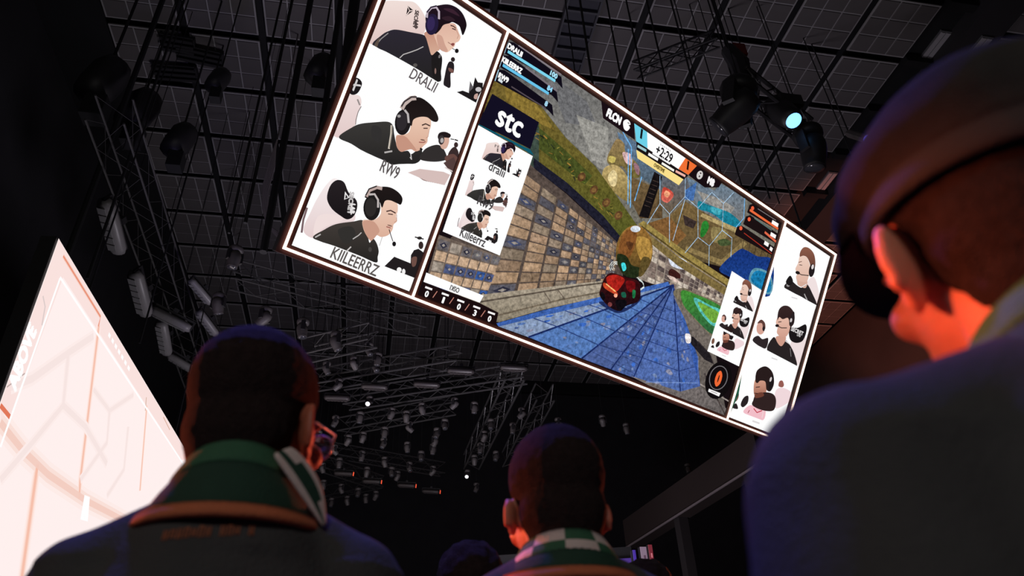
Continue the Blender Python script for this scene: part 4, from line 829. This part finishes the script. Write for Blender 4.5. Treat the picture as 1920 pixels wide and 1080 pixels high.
    if glasses:
        gl = MB()
        for s in (-1, 1):
            ring = [HM @ Vector((s*.034+.024*math.cos(a), .108, 1.600+.020*math.sin(a))) for a in [2*math.pi*k/24 for k in range(25)]]
            gl.tube(ring, .0016, 6); gl.tube([HM @ Vector(p) for p in ((s*.058, .108, 1.606), (s*.074, .085, 1.608), (s*.079, .02, 1.606), (s*.078, -.01, 1.596))], .0016, 6)
        gl.tube([HM @ Vector(p) for p in ((-.010, .109, 1.604), (0, .112, 1.608), (.010, .109, 1.604))], .0016, 6)
        go = gl.build('glasses', mat('glasses_rim', (.34, .34, .38), .3), root, True)
        gm = bpy.data.materials.get('glasses_lens')
        if not gm:
            gm = bpy.data.materials.new('glasses_lens'); gm.use_nodes = True; bb = gm.node_tree.nodes['Principled BSDF']; bb.inputs['Transmission Weight'].default_value = 1; bb.inputs['Roughness'].default_value = .03; bb.inputs['IOR'].default_value = 1.45; bb.inputs['Base Color'].default_value = (.92, .93, .96, 1)
        for s in (-1, 1):
            lm = MB(); pts = [Vector((s*.034+.023*math.cos(a), 0, 1.600+.019*math.sin(a))) for a in [2*math.pi*k/24 for k in range(24)]]
            lm.add([HM @ (p+Vector((0, .107, 0))) for p in pts]+[HM @ (p+Vector((0, .109, 0))) for p in pts], [tuple(range(24)), tuple(range(47, 23, -1))]+[(k, 24+k, 24+(k+1) % 24, (k+1) % 24) for k in range(24)])
            lm.build('lens', gm, go)
    if cap: cap(root, HM)
    return root, HM
def flat_cap(root, HM):
    CAPM = mat('cap_charcoal', (.042, .038, .036), .9, noise_amt=.25, noise_scale=60, bump=.5, bump_scale=500, spec=.08)
    c = MB(); R3 = HM.to_3x3()
    def he(cc, r, rot=None): ellipsoid(c, HM @ Vector(cc), r, R3 @ rot if rot else R3, 28, 16)
    he((0, -.008, 1.672), (.101, .119, .056)); he((0, .045, 1.672), (.094, .092, .042)); he((0, -.03, 1.688), (.088, .094, .042)); he((0, -.012, 1.650), (.093, .111, .036))
    obj('cap', fuse('cap', c, .006, 8, lambda q: .003*noise.noise(q*16)), CAPM, root)
    band('cap_band', root, [(1.616, 1.636, .0905, .109, -.012), (1.628, 1.648, .092, .111, -.012), (1.643, 1.662, .0905, .110, -.012)], mat('cap_band_dark', (.03, .028, .028), .9, bump=.4, bump_scale=400), m=HM, thick=.008)
    pk = MB(); v = []; n = 16
    for z in (0, .008):
        for r in (0, 1):
            for k in range(n+1):
                a = math.pi*(.12+.76*k/n); rr = (.092, .104) if r == 0 else (.100, .165)
                v.append(HM @ Vector((rr[0]*math.cos(a), .0+rr[1]*math.sin(a), 1.643+z-.018*r*math.sin(a))))
    N = n+1
    f = []
    for k in range(n): f += [(k, k+1, N+k+1, N+k), (2*N+k+1, 2*N+k, 3*N+k, 3*N+k+1), (N+k, N+k+1, 3*N+k+1, 3*N+k)]
    pk.add(v, f); pk.build('cap_peak', CAPM, root, True)
def at_xy(rel): return (rel[0], rel[1], 0)
man_l, HL = person((-.177, 1.03, 0), .05, 'young man in glasses and black jacket, nearest on the left', 1.792, head_yaw=-.50, head_tilt=.08, skin_mat=skin('brown', (.40, .11, .06)), vox=.005, glasses=True, sw=.76, neck=.012)
man_m, HMm = person((.318, 1.235, 0), -.05, 'boy with cropped dark hair and checked collar in the middle', 1.768, head_yaw=.10, head_tilt=.04, skin_mat=skin('tan', (.50, .155, .09)), vox=.005, collar='check', sw=.8, neck=.030, ear_s=.76)
man_r, HR_ = person((.463, .385, 0), .05, 'tall man in a charcoal flat cap, close on the right', 1.672, head_yaw=-.29, head_tilt=.05, skin_mat=skin('pale', (.62, .21, .13)), vox=.005, cap=flat_cap, ear_out=.85, head_scale=1.05, neck=.002, drop=-.008, sw=1.0)
far1, _ = person((.30, 2.30, 0), .1, 'curly head seen low between the two young men', 1.80, hairkind='curly', vox=.009, skin_mat=skin('tan', (.50, .155, .09)))
far2, _ = person((1.02, 2.75, 0), -.1, 'shadowed head low beside the boy with the checked collar', 1.86, hairkind='curly', vox=.009, skin_mat=skin('tan', (.50, .155, .09)))
# scarf end and back print of the left man
pts = [Vector(p) for p in ((.050, -.112, 1.524), (.068, -.108, 1.506), (.085, -.101, 1.486), (.100, -.093, 1.466), (.116, -.083, 1.440))]
sv = []; sf = []; mi = []
for i, q in enumerate(pts):
    w = (.022, .026, .026, .020, .003)[i]
    for k in range(5): sv.append(q+Vector((w*.75, w*.45, w*.6))*(k/4-.3)*1.3)
for i in range(4):
    for k in range(4): sf.append((i*5+k, i*5+k+1, (i+1)*5+k+1, (i+1)*5+k)); mi.append(1 if k in (1,) or (k == 2 and i in (1, 2)) else 0)
sme = bpy.data.meshes.new('scarf_end'); sme.from_pydata([tuple(q) for q in sv], [], sf); sme.update(); sme.materials.append(CREAM); sme.materials.append(DGREEN); sme.polygons.foreach_set('material_index', mi); sme.polygons.foreach_set('use_smooth', [True]*len(sf))
so = obj('scarf_end', sme, None, man_l); so['label'] = 'cream and green striped scarf end'
md = so.modifiers.new('thickness', 'SOLIDIFY'); md.thickness = .006; md.offset = 1; md = so.modifiers.new('subdivision', 'SUBSURF'); md.levels = 1; md.render_levels = 2
pm = MB()
for k in range(13):
    if k in (7, 11): continue
    hgt = (.012, .010, .013)[k % 3]
    for dx in (-.0018, .0018): pm.box((-.055+k*.0075+dx, -.30, 1.414+.0006*k), (.0022, .001, hgt))
    pm.box((-.055+k*.0075, -.30, 1.414+.0006*k+(hgt/2 if k % 2 else -.001)), (.005, .001, .0024))
po = pm.build('back_print', mat('print_orange', (.42, .13, .06), .8), man_l); po['label'] = 'small blurred orange lettering below the collar'; po['kind'] = 'stuff'
jk = [c for c in man_l.children if c.name.startswith('jacket')][0]
sw_ = po.modifiers.new('on_jacket', 'SHRINKWRAP'); sw_.target = jk; sw_.wrap_method = 'PROJECT'; sw_.use_project_x = False; sw_.use_project_y = True; sw_.use_positive_direction = True; sw_.use_negative_direction = True; sw_.offset = .0015
# ------------------------------------------------------------------ lighting rig
FIXT = mat('fixture_grey', (.095, .085, .086), .5, noise_amt=.2, noise_scale=9)
FIXD = mat('fixture_black', (.022, .021, .024), .5)
FIXP = mat('fixture_pale', (.24, .23, .235), .4, noise_amt=.12, noise_scale=12)
LENS = mat('fixture_lens', (.05, .05, .06), .08, coat=.6)
TRUSSM = mat('truss_aluminium', (.10, .097, .10), .4, .5)
TRUSSD = mat('truss_black', (.018, .017, .020), .6)
CABLE = mat('cable_black', (.010, .010, .012), .7)
def align(o, a, b):
    d = (b-a).normalized(); z = Vector((0, 0, 1)); y = z.cross(d)
    if y.length < 1e-4: y = Vector((0, 1, 0))
    y.normalize(); z = d.cross(y)
    m = Matrix((d, y, z)).transposed().to_4x4(); m.translation = a; o.matrix_world = m
def truss(a, b, s, label, material=TRUSSM, r=.028, step=None, lace=.5, name='lighting_truss', group='trusses of the lighting rig'):
    e = empty(name); align(e, a, b); tag(e, label, 'truss', group); L = (b-a).length
    for y in (-s/2, s/2):
        for z in (-s/2, s/2): MB().tube([(0, y, z), (L, y, z)], r, 6).build('chord', material, e)
    lc = MB(); step = step or s*1.1; n = max(2, int(L/step))
    for y0, z0, y1, z1 in ((-1, -1, 1, -1), (1, -1, 1, 1), (1, 1, -1, 1), (-1, 1, -1, -1)):
        pts = []
        for i in range(n+1):
            x = L*i/n; k = (y0, z0) if i % 2 == 0 else (y1, z1); pts.append(Vector((x, k[0]*s/2, k[1]*s/2)))
        for i in range(n): lc.tube([pts[i], pts[i+1]], r*lace, 4, False)
    lo = lc.build('lacing', material, e); lo['kind'] = 'stuff'
    for t in (.08, .92):
        p_ = a.lerp(b, t); inv = e.matrix_world.inverted(); MB().tube([inv @ p_, inv @ Vector((p_.x, p_.y, HC-.05))], .012, 5).build('suspension', CABLE, e)
    return e
def moving_head(tilt, pale=False, lens_mat=None, name='moving_head_light'):
    e = empty(name); mt = FIXP if pale else FIXT
    MB().box((0, 0, -.04), (.10, .10, .08)).build('clamp', FIXD, e)
    MB().lathe([(.10, -.08), (.17, -.09), (.19, -.13), (.18, -.22), (.12, -.24)], 12).build('base', mt, e, True)
    y = MB()
    for s in (-1, 1): y.box((s*.185, 0, -.36), (.045, .12, .30))
    y.box((0, 0, -.235), (.40, .13, .05)); y.build('yoke', FIXD, e)
    M = Matrix.Translation((0, 0, -.44)) @ Matrix.Rotation(tilt, 4, 'X')
    MB().lathe([(.06, .21), (.12, .19), (.155, .10), (.16, 0), (.145, -.14), (.13, -.22), (.135, -.25)], 14, M).build('head', mt, e, True)
    MB().lathe([(.118, -.246), (.118, -.262), (.06, -.272), (.01, -.274)], 14, M).build('lens', lens_mat or LENS, e, True)
    return e
def strobe(name='strobe_light'):
    e = empty(name)
    MB().box((0, 0, -.05), (.12, .12, .1)).build('clamp', FIXD, e)
    y = MB(); y.box((0, 0, -.12), (1.1, .05, .05))
    for s in (-1, 1): y.box((s*.54, 0, -.22), (.035, .06, .22))
    y.build('yoke', FIXD, e)
    sh = MB(); n = 10; v = []; f = []
    for x, k in ((-.52, .72), (-.42, 1), (0, 1.04), (.42, 1), (.52, .72)):
        for i in range(n):
            a = 2*math.pi*i/n; v.append((x, .17*k*math.cos(a), -.30+.12*k*math.sin(a)))
    for i in range(4):
        for k in range(n): f.append((i*n+k, i*n+(k+1) % n, (i+1)*n+(k+1) % n, (i+1)*n+k))
    f += [tuple(range(n-1, -1, -1)), tuple(range(4*n, 5*n))]; sh.add(v, f); sh.build('head', FIXP, e, True)
    gl = MB()
    for k in range(6): gl.box((-.36+k*.144, 0, -.424), (.12, .16, .012))
    gl.build('cell_front', mat('strobe_cells', (.27, .265, .27), .3), e)
    return e
PIPE = MB().tube([(0, 0, 0), (0, 0, 1)], .008, 5).mesh('drop_pipe'); PIPE.materials.append(CABLE)
def drop_pipe(o):
    for c in list(o.children):
        if c.name.startswith('drop_pipe'): bpy.data.objects.remove(c)
    p = obj('drop_pipe', PIPE, CABLE, o); s = o.scale[0]; m = o.matrix_basis.to_3x3().inverted()
    up = m @ Vector((0, 0, ceil_z(o.location.x, o.location.y)-o.location.z)); p.rotation_euler = up.to_track_quat('Z', 'Y').to_euler(); p.scale = (1, 1, up.length)
def put(proto, used, loc, rz, label, group, scale=1, rx=0, ry=0):
    o = proto if not used else copy_tree(proto)
    o.location = loc; o.rotation_euler = (rx, ry, rz); o.scale = (scale,)*3; tag(o, label, 'stage light', group); drop_pipe(o); return o
# rows of trusses behind and below the big screen
ZT = 10.2
rows = [((578, 656), (700, 628), 'truss'), ((590, 713), (862, 668), 'truss'), ((650, 750), (985, 700), 'truss'), ((640, 800), (850, 760), 'truss'), ((565, 856), (712, 905), 'truss'), ((572, 932), (712, 902), 'truss'), ((600, 840), (830, 880), 'truss')]
TL = ['grey truss just right of the hair of the man in glasses', 'long grey truss sloping above the two middle truss rows', 'longest grey truss under the lower edge of the big screen', 'short grey truss in the middle of the dark rig', 'grey truss low in the rig, falling to the right', 'lowest grey truss in the rig, rising to the right', 'dim truss across the lower rig behind small lamps']
for (p, q, _), lb in zip(rows, TL):
    truss(at_height(*p, ZT+.3*TL.index(lb)-.6), at_height(*q, ZT+.3*TL.index(lb)-.6), .42, lb, r=.026)
truss(at_height(438, 515, 12), at_height(792, 606, 12), .55, 'long lattice truss falling right below the corner of the big screen', r=.024)
truss(at_height(965, 695, ZT), at_height(884, 866, ZT), .50, 'steep truss carrying lamps left of the boy with checked collar', r=.03)
truss(at_height(1022, 735, ZT), at_height(956, 862, ZT), .50, 'steep dim truss just above the boy with checked collar', TRUSSM, r=.026)
truss(at_height(1190, 132, 15.5), at_height(1345, 72, 15.5), .3, 'black lattice truss under the ceiling above the score bar', TRUSSD, r=.03)
# long truss at the left with strobes
la, lb_ = at_height(205, 205, 11.3), at_height(392, 770, 11.3)
truss(la, lb_, .62, 'long truss with strobes running away above the side screen', mat('truss_dim', (.14, .135, .135), .4, .5), r=.022, lace=.25)
strobes = [((225, 432), 1.15, 1.15, 'pale strobe nearest the peak of the side screen'), ((276, 556), 1.15, 1.15, 'pale upright strobe, second down the left truss'), ((328, 600), .95, -.1, 'pale strobe lying level on the left truss'), ((316, 640), 1.0, 1.2, 'pale strobe just above the hair of the man in glasses'), ((350, 686), .85, .1, 'small pale strobe beside the hair of the man in glasses'), ((383, 556), .7, .6, 'small ribbed strobe right of the left truss'), ((396, 614), .75, .7, 'small strobe over the head of the man in glasses')]
sp = strobe(); us = False
for (x, y), sc, a, lb in strobes:
    put(sp, us, at_height(x, y, 10.6)+Vector((0, 0, .3)), a+.35, lb, 'pale strobes on the left truss', sc, .35, .35); us = True
sp2 = strobe(); us2 = False
for ch in sp2.children:
    if ch.name.split('.')[0] in ('head', 'cell_front'): ch.data.materials.clear(); ch.data.materials.append(mat('strobe_dark', (.055, .047, .048), .45, noise_amt=.2, noise_scale=8))
for (x, y), lb in (((386, 468), 'long strobe left in the row of low strobes'), ((652, 456), 'long strobe in the centre of the rig'), ((825, 388), 'long dark strobe under the screen edge'), ((1095, 372), 'long dark strobe at the right end of the rig'), ((196, 524), 'long strobe beside the glasses lens'), ((228, 906), 'low strobe with a red light, first of four'), ((372, 946), 'low strobe with a red light, second of four'), ((548, 966), 'low strobe with a red light, third of four'), ((672, 996), 'low strobe with a red light, last of four')):
    px, py = 560+x/2.7, 560+y/2.7
    o = put(sp2, us2, at_height(px, py, 9.2)+Vector((0, 0, .3)), -.2, lb, 'strobes of the far rig', .6 if y < 600 else .55, .1, .1)
    us2 = True
    if y > 900:
        MB().box((.56, 0, -.30), (.03, .09, .20)).build('indicator', mat('red_indicator', (.3, .02, .01), .4, emit=(1, .10, .04), strength=1.2), o)
# many moving heads
heads = [(20, 140), (190, 205), (355, 260), (280, 330), (400, 310), (140, 355), (390, 345), (200, 440), (310, 605), (470, 585), (185, 625), (560, 655), (435, 680), (325, 705), (430, 735), (180, 770), (320, 800), (435, 830), (560, 855), (680, 875), (680, 765), (690, 725), (700, 685), (790, 535), (890, 555), (625, 560), (975, 640), (940, 700), (920, 760), (890, 820), (1000, 800), (1315, 635), (205, 835), (345, 880), (470, 880), (40, 930), (125, 945), (215, 965), (300, 985), (390, 1000), (340, 1015), (245, 1025), (165, 1035), (75, 1045), (550, 755), (500, 900), (900, 960), (1130, 585), (1085, 660), (545, 600), (620, 800), (250, 720), (100, 700), (120, 860), (740, 640)]
protos = [moving_head(t) for t in (.15, .5, -.4, .9)]; used = [False]*4
spots_ = [(560+x/2.7, 560+y/2.7) for x, y in heads]+[(497, 590), (441, 478), (410, 565), (1290, 880), (1130, 790), (1175, 805)]
for i, (px, py) in enumerate(spots_):
    k = i % 4; row = 'upper' if py < 700 else 'middle' if py < 840 else 'low'
    put(protos[k], used[k], at_height(px, py, 9.5)+Vector((0, 0, .22)), random.uniform(-1.5, 1.5), 'small hanging moving head lamp in the %s rows of the far rig' % row, 'moving head lamps, %s rows' % row, .52 if py > 640 else .72); used[k] = True
WHITEL = mat('lit_lens_white', (1, 1, 1), .3, emit=(.95, .93, 1), strength=1.6)
for (px, py), lb in (((693, 762), 'tiny lit white lamp in the rig above the jacket collar'), ((877, 897), 'tiny lit white lamp left of the boy in the middle')):
    o = moving_head(.5, lens_mat=WHITEL); o.location = at_height(px, py, 9.5)+Vector((0, 0, .3)); o.scale = (.5,)*3; o.rotation_euler = (.3, 0, 2.8); tag(o, lb, 'stage light'); drop_pipe(o)
# lamp cluster with the blue beam
BLUEL = mat('lit_lens_blue', (.2, .5, 1), .3, emit=(.16, .46, 1.0), strength=2.6)
ZB = 13.2
a, b = at_height(1388, 150, ZB), at_height(1512, 246, ZB)
truss(a, b, .42, 'short black truss carrying the blue lamp', TRUSSD, r=.045)
e = empty('hanger_arm'); tag(e, 'black jointed hanger above the blue lamp truss', 'hanger'); p0, p1 = at_height(1364, 92, ZB+1.2), at_height(1398, 160, ZB)
MB().tube([p0, p0.lerp(p1, .5)+Vector((.1, 0, .1)), p1], [.16, .22, .15], 8).build('arm', TRUSSD, e)
MB().box(p0+Vector((.25, 0, -.05)), (.28, .2, .35)).build('hoist', mat('hoist_red', (.16, .012, .010), .5), e); MB().tube([p0, Vector((p0.x, p0.y, HC-.06))], .03, 6).build('chain', CABLE, e)
hb = moving_head(.9, lens_mat=LENS); hb.location = at_height(1386, 150, ZB-.2); hb.scale = (2.0,)*3; hb.rotation_euler = (.2, .15, .7); tag(hb, 'large black lamp at the upper end of the blue lamp truss', 'stage light')
hx = empty('spot_lamp'); tag(hx, 'black spotlight with a glowing blue lens', 'stage light')
c0 = at_height(1452, 198, ZB-.3); c1 = at_height(1488, 226, ZB-.75); dd = (CAM-c1).normalized()
ax = (c1-c0).normalized(); ax = (ax+dd*.9).normalized(); Mx = ax.to_track_quat('Z', 'Y').to_matrix().to_4x4(); Mx.translation = c1
MB().lathe([(.12, -1.0), (.24, -.9), (.27, -.5), (.24, -.15), (.21, 0)], 18, Mx).build('body', FIXD, hx, True); MB().lathe([(.17, -.01), (.165, .02), (.10, .05), (.01, .06)], 18, Mx).build('lens', BLUEL, hx, True)
MB().box(at_height(1478, 196, ZB-.1), (.5, .35, .3)).build('bracket', FIXD, hx)
hd = moving_head(.25, lens_mat=LENS); hd.location = at_height(1508, 236, ZB-.4); hd.scale = (1.7,)*3; hd.rotation_euler = (0, 0, .4); tag(hd, 'black lamp hanging just below the blue lens', 'stage light')
for o in (hb, hd):
    drop_pipe(o)
    for ch in o.children:
        if ch.name.split('.')[0] in ('head', 'base'): ch.data = ch.data.copy(); ch.data.materials.clear(); ch.data.materials.append(FIXD)
# small lamp stick with a violet light next to the cap
st_ = empty('par_lamp'); tag(st_, 'small rod lamp with a violet light at the edge of the cap', 'stage light')
q0, q1 = at_height(1592, 250, 14.2), at_height(1629, 262, 13.4)
MB().tube([q0, q0.lerp(q1, .9)], .10, 8).build('body', FIXT, st_); ell_ = MB(); ellipsoid(ell_, q1, (.12, .12, .12), None, 12, 8); ell_.build('lens', mat('lit_lens_violet', (.2, .2, .8), .3, emit=(.12, .11, .75), strength=1.5), st_, True); MB().tube([q0, Vector((q0.x, q0.y, ceil_z(q0.x, q0.y)))], .02, 6).build('hanger', CABLE, st_)
# hanging cables and poles
cables = [(556, 140, 13, .065), (531, 80, 13, .03), (660, 40, 13, .10), (505, 100, 13, .022), (617, 150, 13, .06), (1150, 70, 14, .02), (1197, 110, 14, .02), (1243, 130, 14, .022), (1310, 170, 14, .014), (1345, 190, 14, .014), (1399, 230, 13, .018), (1416, 240, 13, .014), (1068, 60, 14, .014), (1580, 250, 14, .014), (300, 130, 14, .03), (350, 330, 13, .02), (260, 120, 14, .06)]
cl = ['thick black pole left of the screen edge', 'thin pole left of the thick black pole', 'black pole close behind the screen edge', 'thin short cable left of both poles', 'black pole behind the screen corner', 'thin cable above the end of the blue bars', 'thin cable above the score bar lettering', 'thin cable crossing the black ceiling truss', 'faint cable left of the black lamp cluster', 'faint cable under the black lamp cluster', 'thin cable dropping from the lamp cluster', 'second thin cable dropping from the lamp cluster', 'faint cable beside the cable duct', 'faint cable beside the violet rod lamp', 'dark cable at the left end of the ceiling tiles', 'dark cable above the left truss', 'thick dark pole at the far left ceiling edge']
for (x, y, z, r), lb in zip(cables, cl):
    b = at_height(x, y, z); low = 8.6 if x < 700 else 10.8
    o = MB().tube([(0, 0, 0), (0, 0, HC-low)], r, 8).build('hanging_cable', CABLE); o.location = (b.x, b.y, low); tag(o, lb, 'cable', 'cables hanging from the ceiling')
for k, u in enumerate((-.42, -.15, .15, .42)):
    top = MC+h_*(MW*u)+v_*(SH/2)-MAIN.n*.15
    o = MB().tube([(0, 0, 0), (0, 0, HC-top.z)], .02, 6).build('hanging_cable', CABLE); o.location = top; tag(o, ['steel rope holding the big screen at its upper left', 'steel rope holding the big screen above the blue bars', 'steel rope holding the big screen above the score bar', 'steel rope holding the big screen at its upper right'][k], 'cable', 'ropes holding the big screen')
for k, (u, w) in enumerate(((1.5, .05), (7, .05))):
    top = apex+T_*u-SIDE.n*.12; o = MB().tube([(0, 0, 0), (0, 0, HC-top.z)], .015, 6).build('hanging_cable', CABLE); o.location = top; tag(o, ['steel rope at the near end of the side screen', 'steel rope at the far end of the side screen'][k], 'cable', 'ropes holding the side screen')
cb = empty('cable_bundle'); cb.location = at_depth(520, 262, 17); tag(cb, 'loop of thin grey cables hanging left of the screen corner', 'cables')
for k in range(5):
    pts = [at_depth(x+k*2.2, y+k*3, 17)-cb.location for x, y in ((520-k*3, 262), (506, 300), (494, 345), (492, 390), (500, 420), (522, 436+k*2))]
    MB().tube([pts[0]+Vector((0, 0, HC-.06-cb.location.z-pts[0].z))]+pts if k == 0 else pts, .018, 6).build('cable', mat('cable_grey', (.11, .095, .10), .6), cb)
# dark ceiling battens at the left
for (x0, y0, x1, y1), lb in zip(((300, 82, 362, 92), (330, 100, 415, 118), (288, 138, 366, 144)), ('upper dark batten across the left ceiling tiles', 'louvred dark batten across a beam at the left', 'lower dark batten across the left ceiling tiles')):
    e = empty('ceiling_batten'); a, b = at_height(x0, y0, HC-.3), at_height(x1, y1, HC-.3); align(e, a, b); tag(e, lb, 'batten', 'dark ceiling battens'); L = (b-a).length
    MB().box((L/2, 0, .12), (L, .5, .06)).build('tray', TRUSSD, e)
    for k in (-1, 0, 1): MB().box((L/2, k*.17, .05), (L, .09, .1)).build('slat', TRUSSD, e)
    for k in (0, L): MB().box((k, 0, .2), (.05, .4, .2)).build('hanger', TRUSSD, e)
# black loudspeakers and hoists among the left rig
for (x, y, z, s), lb in zip(((262, 205, 13.5, 1.0), (338, 262, 12.8, .8), (410, 150, 14, .6), (600, 128, 13.5, .7), (196, 150, 13.5, 1.1)), ('black hoist above the near end of the left truss', 'black hoist hanging in front of left ceiling tiles', 'small black hoist below the louvred batten', 'black hoist between screen edge and pole', 'black hoist at the far left in the dark')):
    e = empty('chain_hoist'); e.location = at_height(x, y, z); tag(e, lb, 'hoist', 'black chain hoists'); e.scale = (s,)*3
    MB().lathe([(.10, -.55), (.30, -.5), (.34, -.2), (.34, .25), (.26, .45), (.10, .5)], 10, Matrix.Rotation(.3, 4, 'Y')).build('body', FIXD, e, True); MB().box((.05, 0, -.8), (.36, .34, .5)).build('chain_bag', CABLE, e); MB().tube([(0, 0, .4), (0, 0, (HC-.06-e.location.z)/s)], .03, 6).build('chain', CABLE, e)
# balcony edge and LED boards far right
bt = empty('balcony_beam'); a, b = at_height(1186, 1022, 7.6), at_height(1440, 862, 7.6); align(bt, a, b); tag(bt, 'dark sloping balcony edge behind the tall man', 'balcony'); L = (b-a).length
MB().box((L/2, 0, .35), (L, .5, .9)).build('fascia', mat('fascia_dark', (.028, .017, .016), .8), bt); MB().tube([(0, -.3, -.12), (L, -.3, -.12)], .035, 6).build('rail', mat('rail_steel', (.30, .25, .27), .4, .3), bt)
for k in (.42, .9): MB().box((L*k, 0, -3.75), (.3, .3, 7.4)).build('post', mat('post_brown', (.025, .020, .022), .8), bt)
def board(x, y, w, col, txt, tcol, lb):
    P = at_depth(x, y, 15.5); h = P.z+.05
    e = empty('led_board', (P.x, P.y, 0), .0); tag(e, lb, 'board', 'narrow LED boards far right')
    MB().box((0, .06, h/2), (w+.04, .1, h)).build('cabinet', FIXD, e)
    MB().box((0, 0, h/2), (w, .02, h)).build('face', mat('board_'+lb.split()[1], (.1, .1, .1), .5, emit=[lin(c) for c in col], strength=1), e)
    if txt:
        tl = MB()                             # blurred upright marks, not legible
        for k in range(6): tl.box(((-.1 if k % 2 else .08)*w, -.014, h-.22-k*.17), (w*.34, .006, .09+.03*(k % 3)))
        lo = tl.build('lettering', mat('board_text_'+lb.split()[1], (.05, .05, .05), .5, emit=[lin(c) for c in tcol], strength=1), e); lo['kind'] = 'stuff'
board(1206, 1030, .135, (124, 104, 122), 'marks', (84, 60, 78), 'narrow white upright board below the balcony end')
board(1219, 1026, .085, (110, 26, 40), 'marks', (190, 110, 120), 'narrow red upright board below the balcony end')
board(1189, 1036, .06, (62, 34, 150), '', (62, 34, 150), 'narrow violet upright board below the balcony end')
e = empty('led_ledge'); a, b = at_depth(880, 1066, 16.5), at_depth(1186, 1046, 16.5); align(e, a, b); tag(e, 'dim violet light ledge low behind the boy', 'light ledge'); L = (b-a).length
MB().box((L/2, .1, 0), (L, .2, .5)).build('ledge', FIXD, e); MB().box((L/2, -.02, -.12), (L, .05, .22)).build('light_strip', mat('violet_strip', (.1, .05, .3), .5, emit=(lin(40), lin(22), lin(86)), strength=1), e)
for k in (0.1, .9): MB().box((L*k, .1, -a.z/2-.2), (.2, .2, a.z-.1)).build('post', FIXD, e)
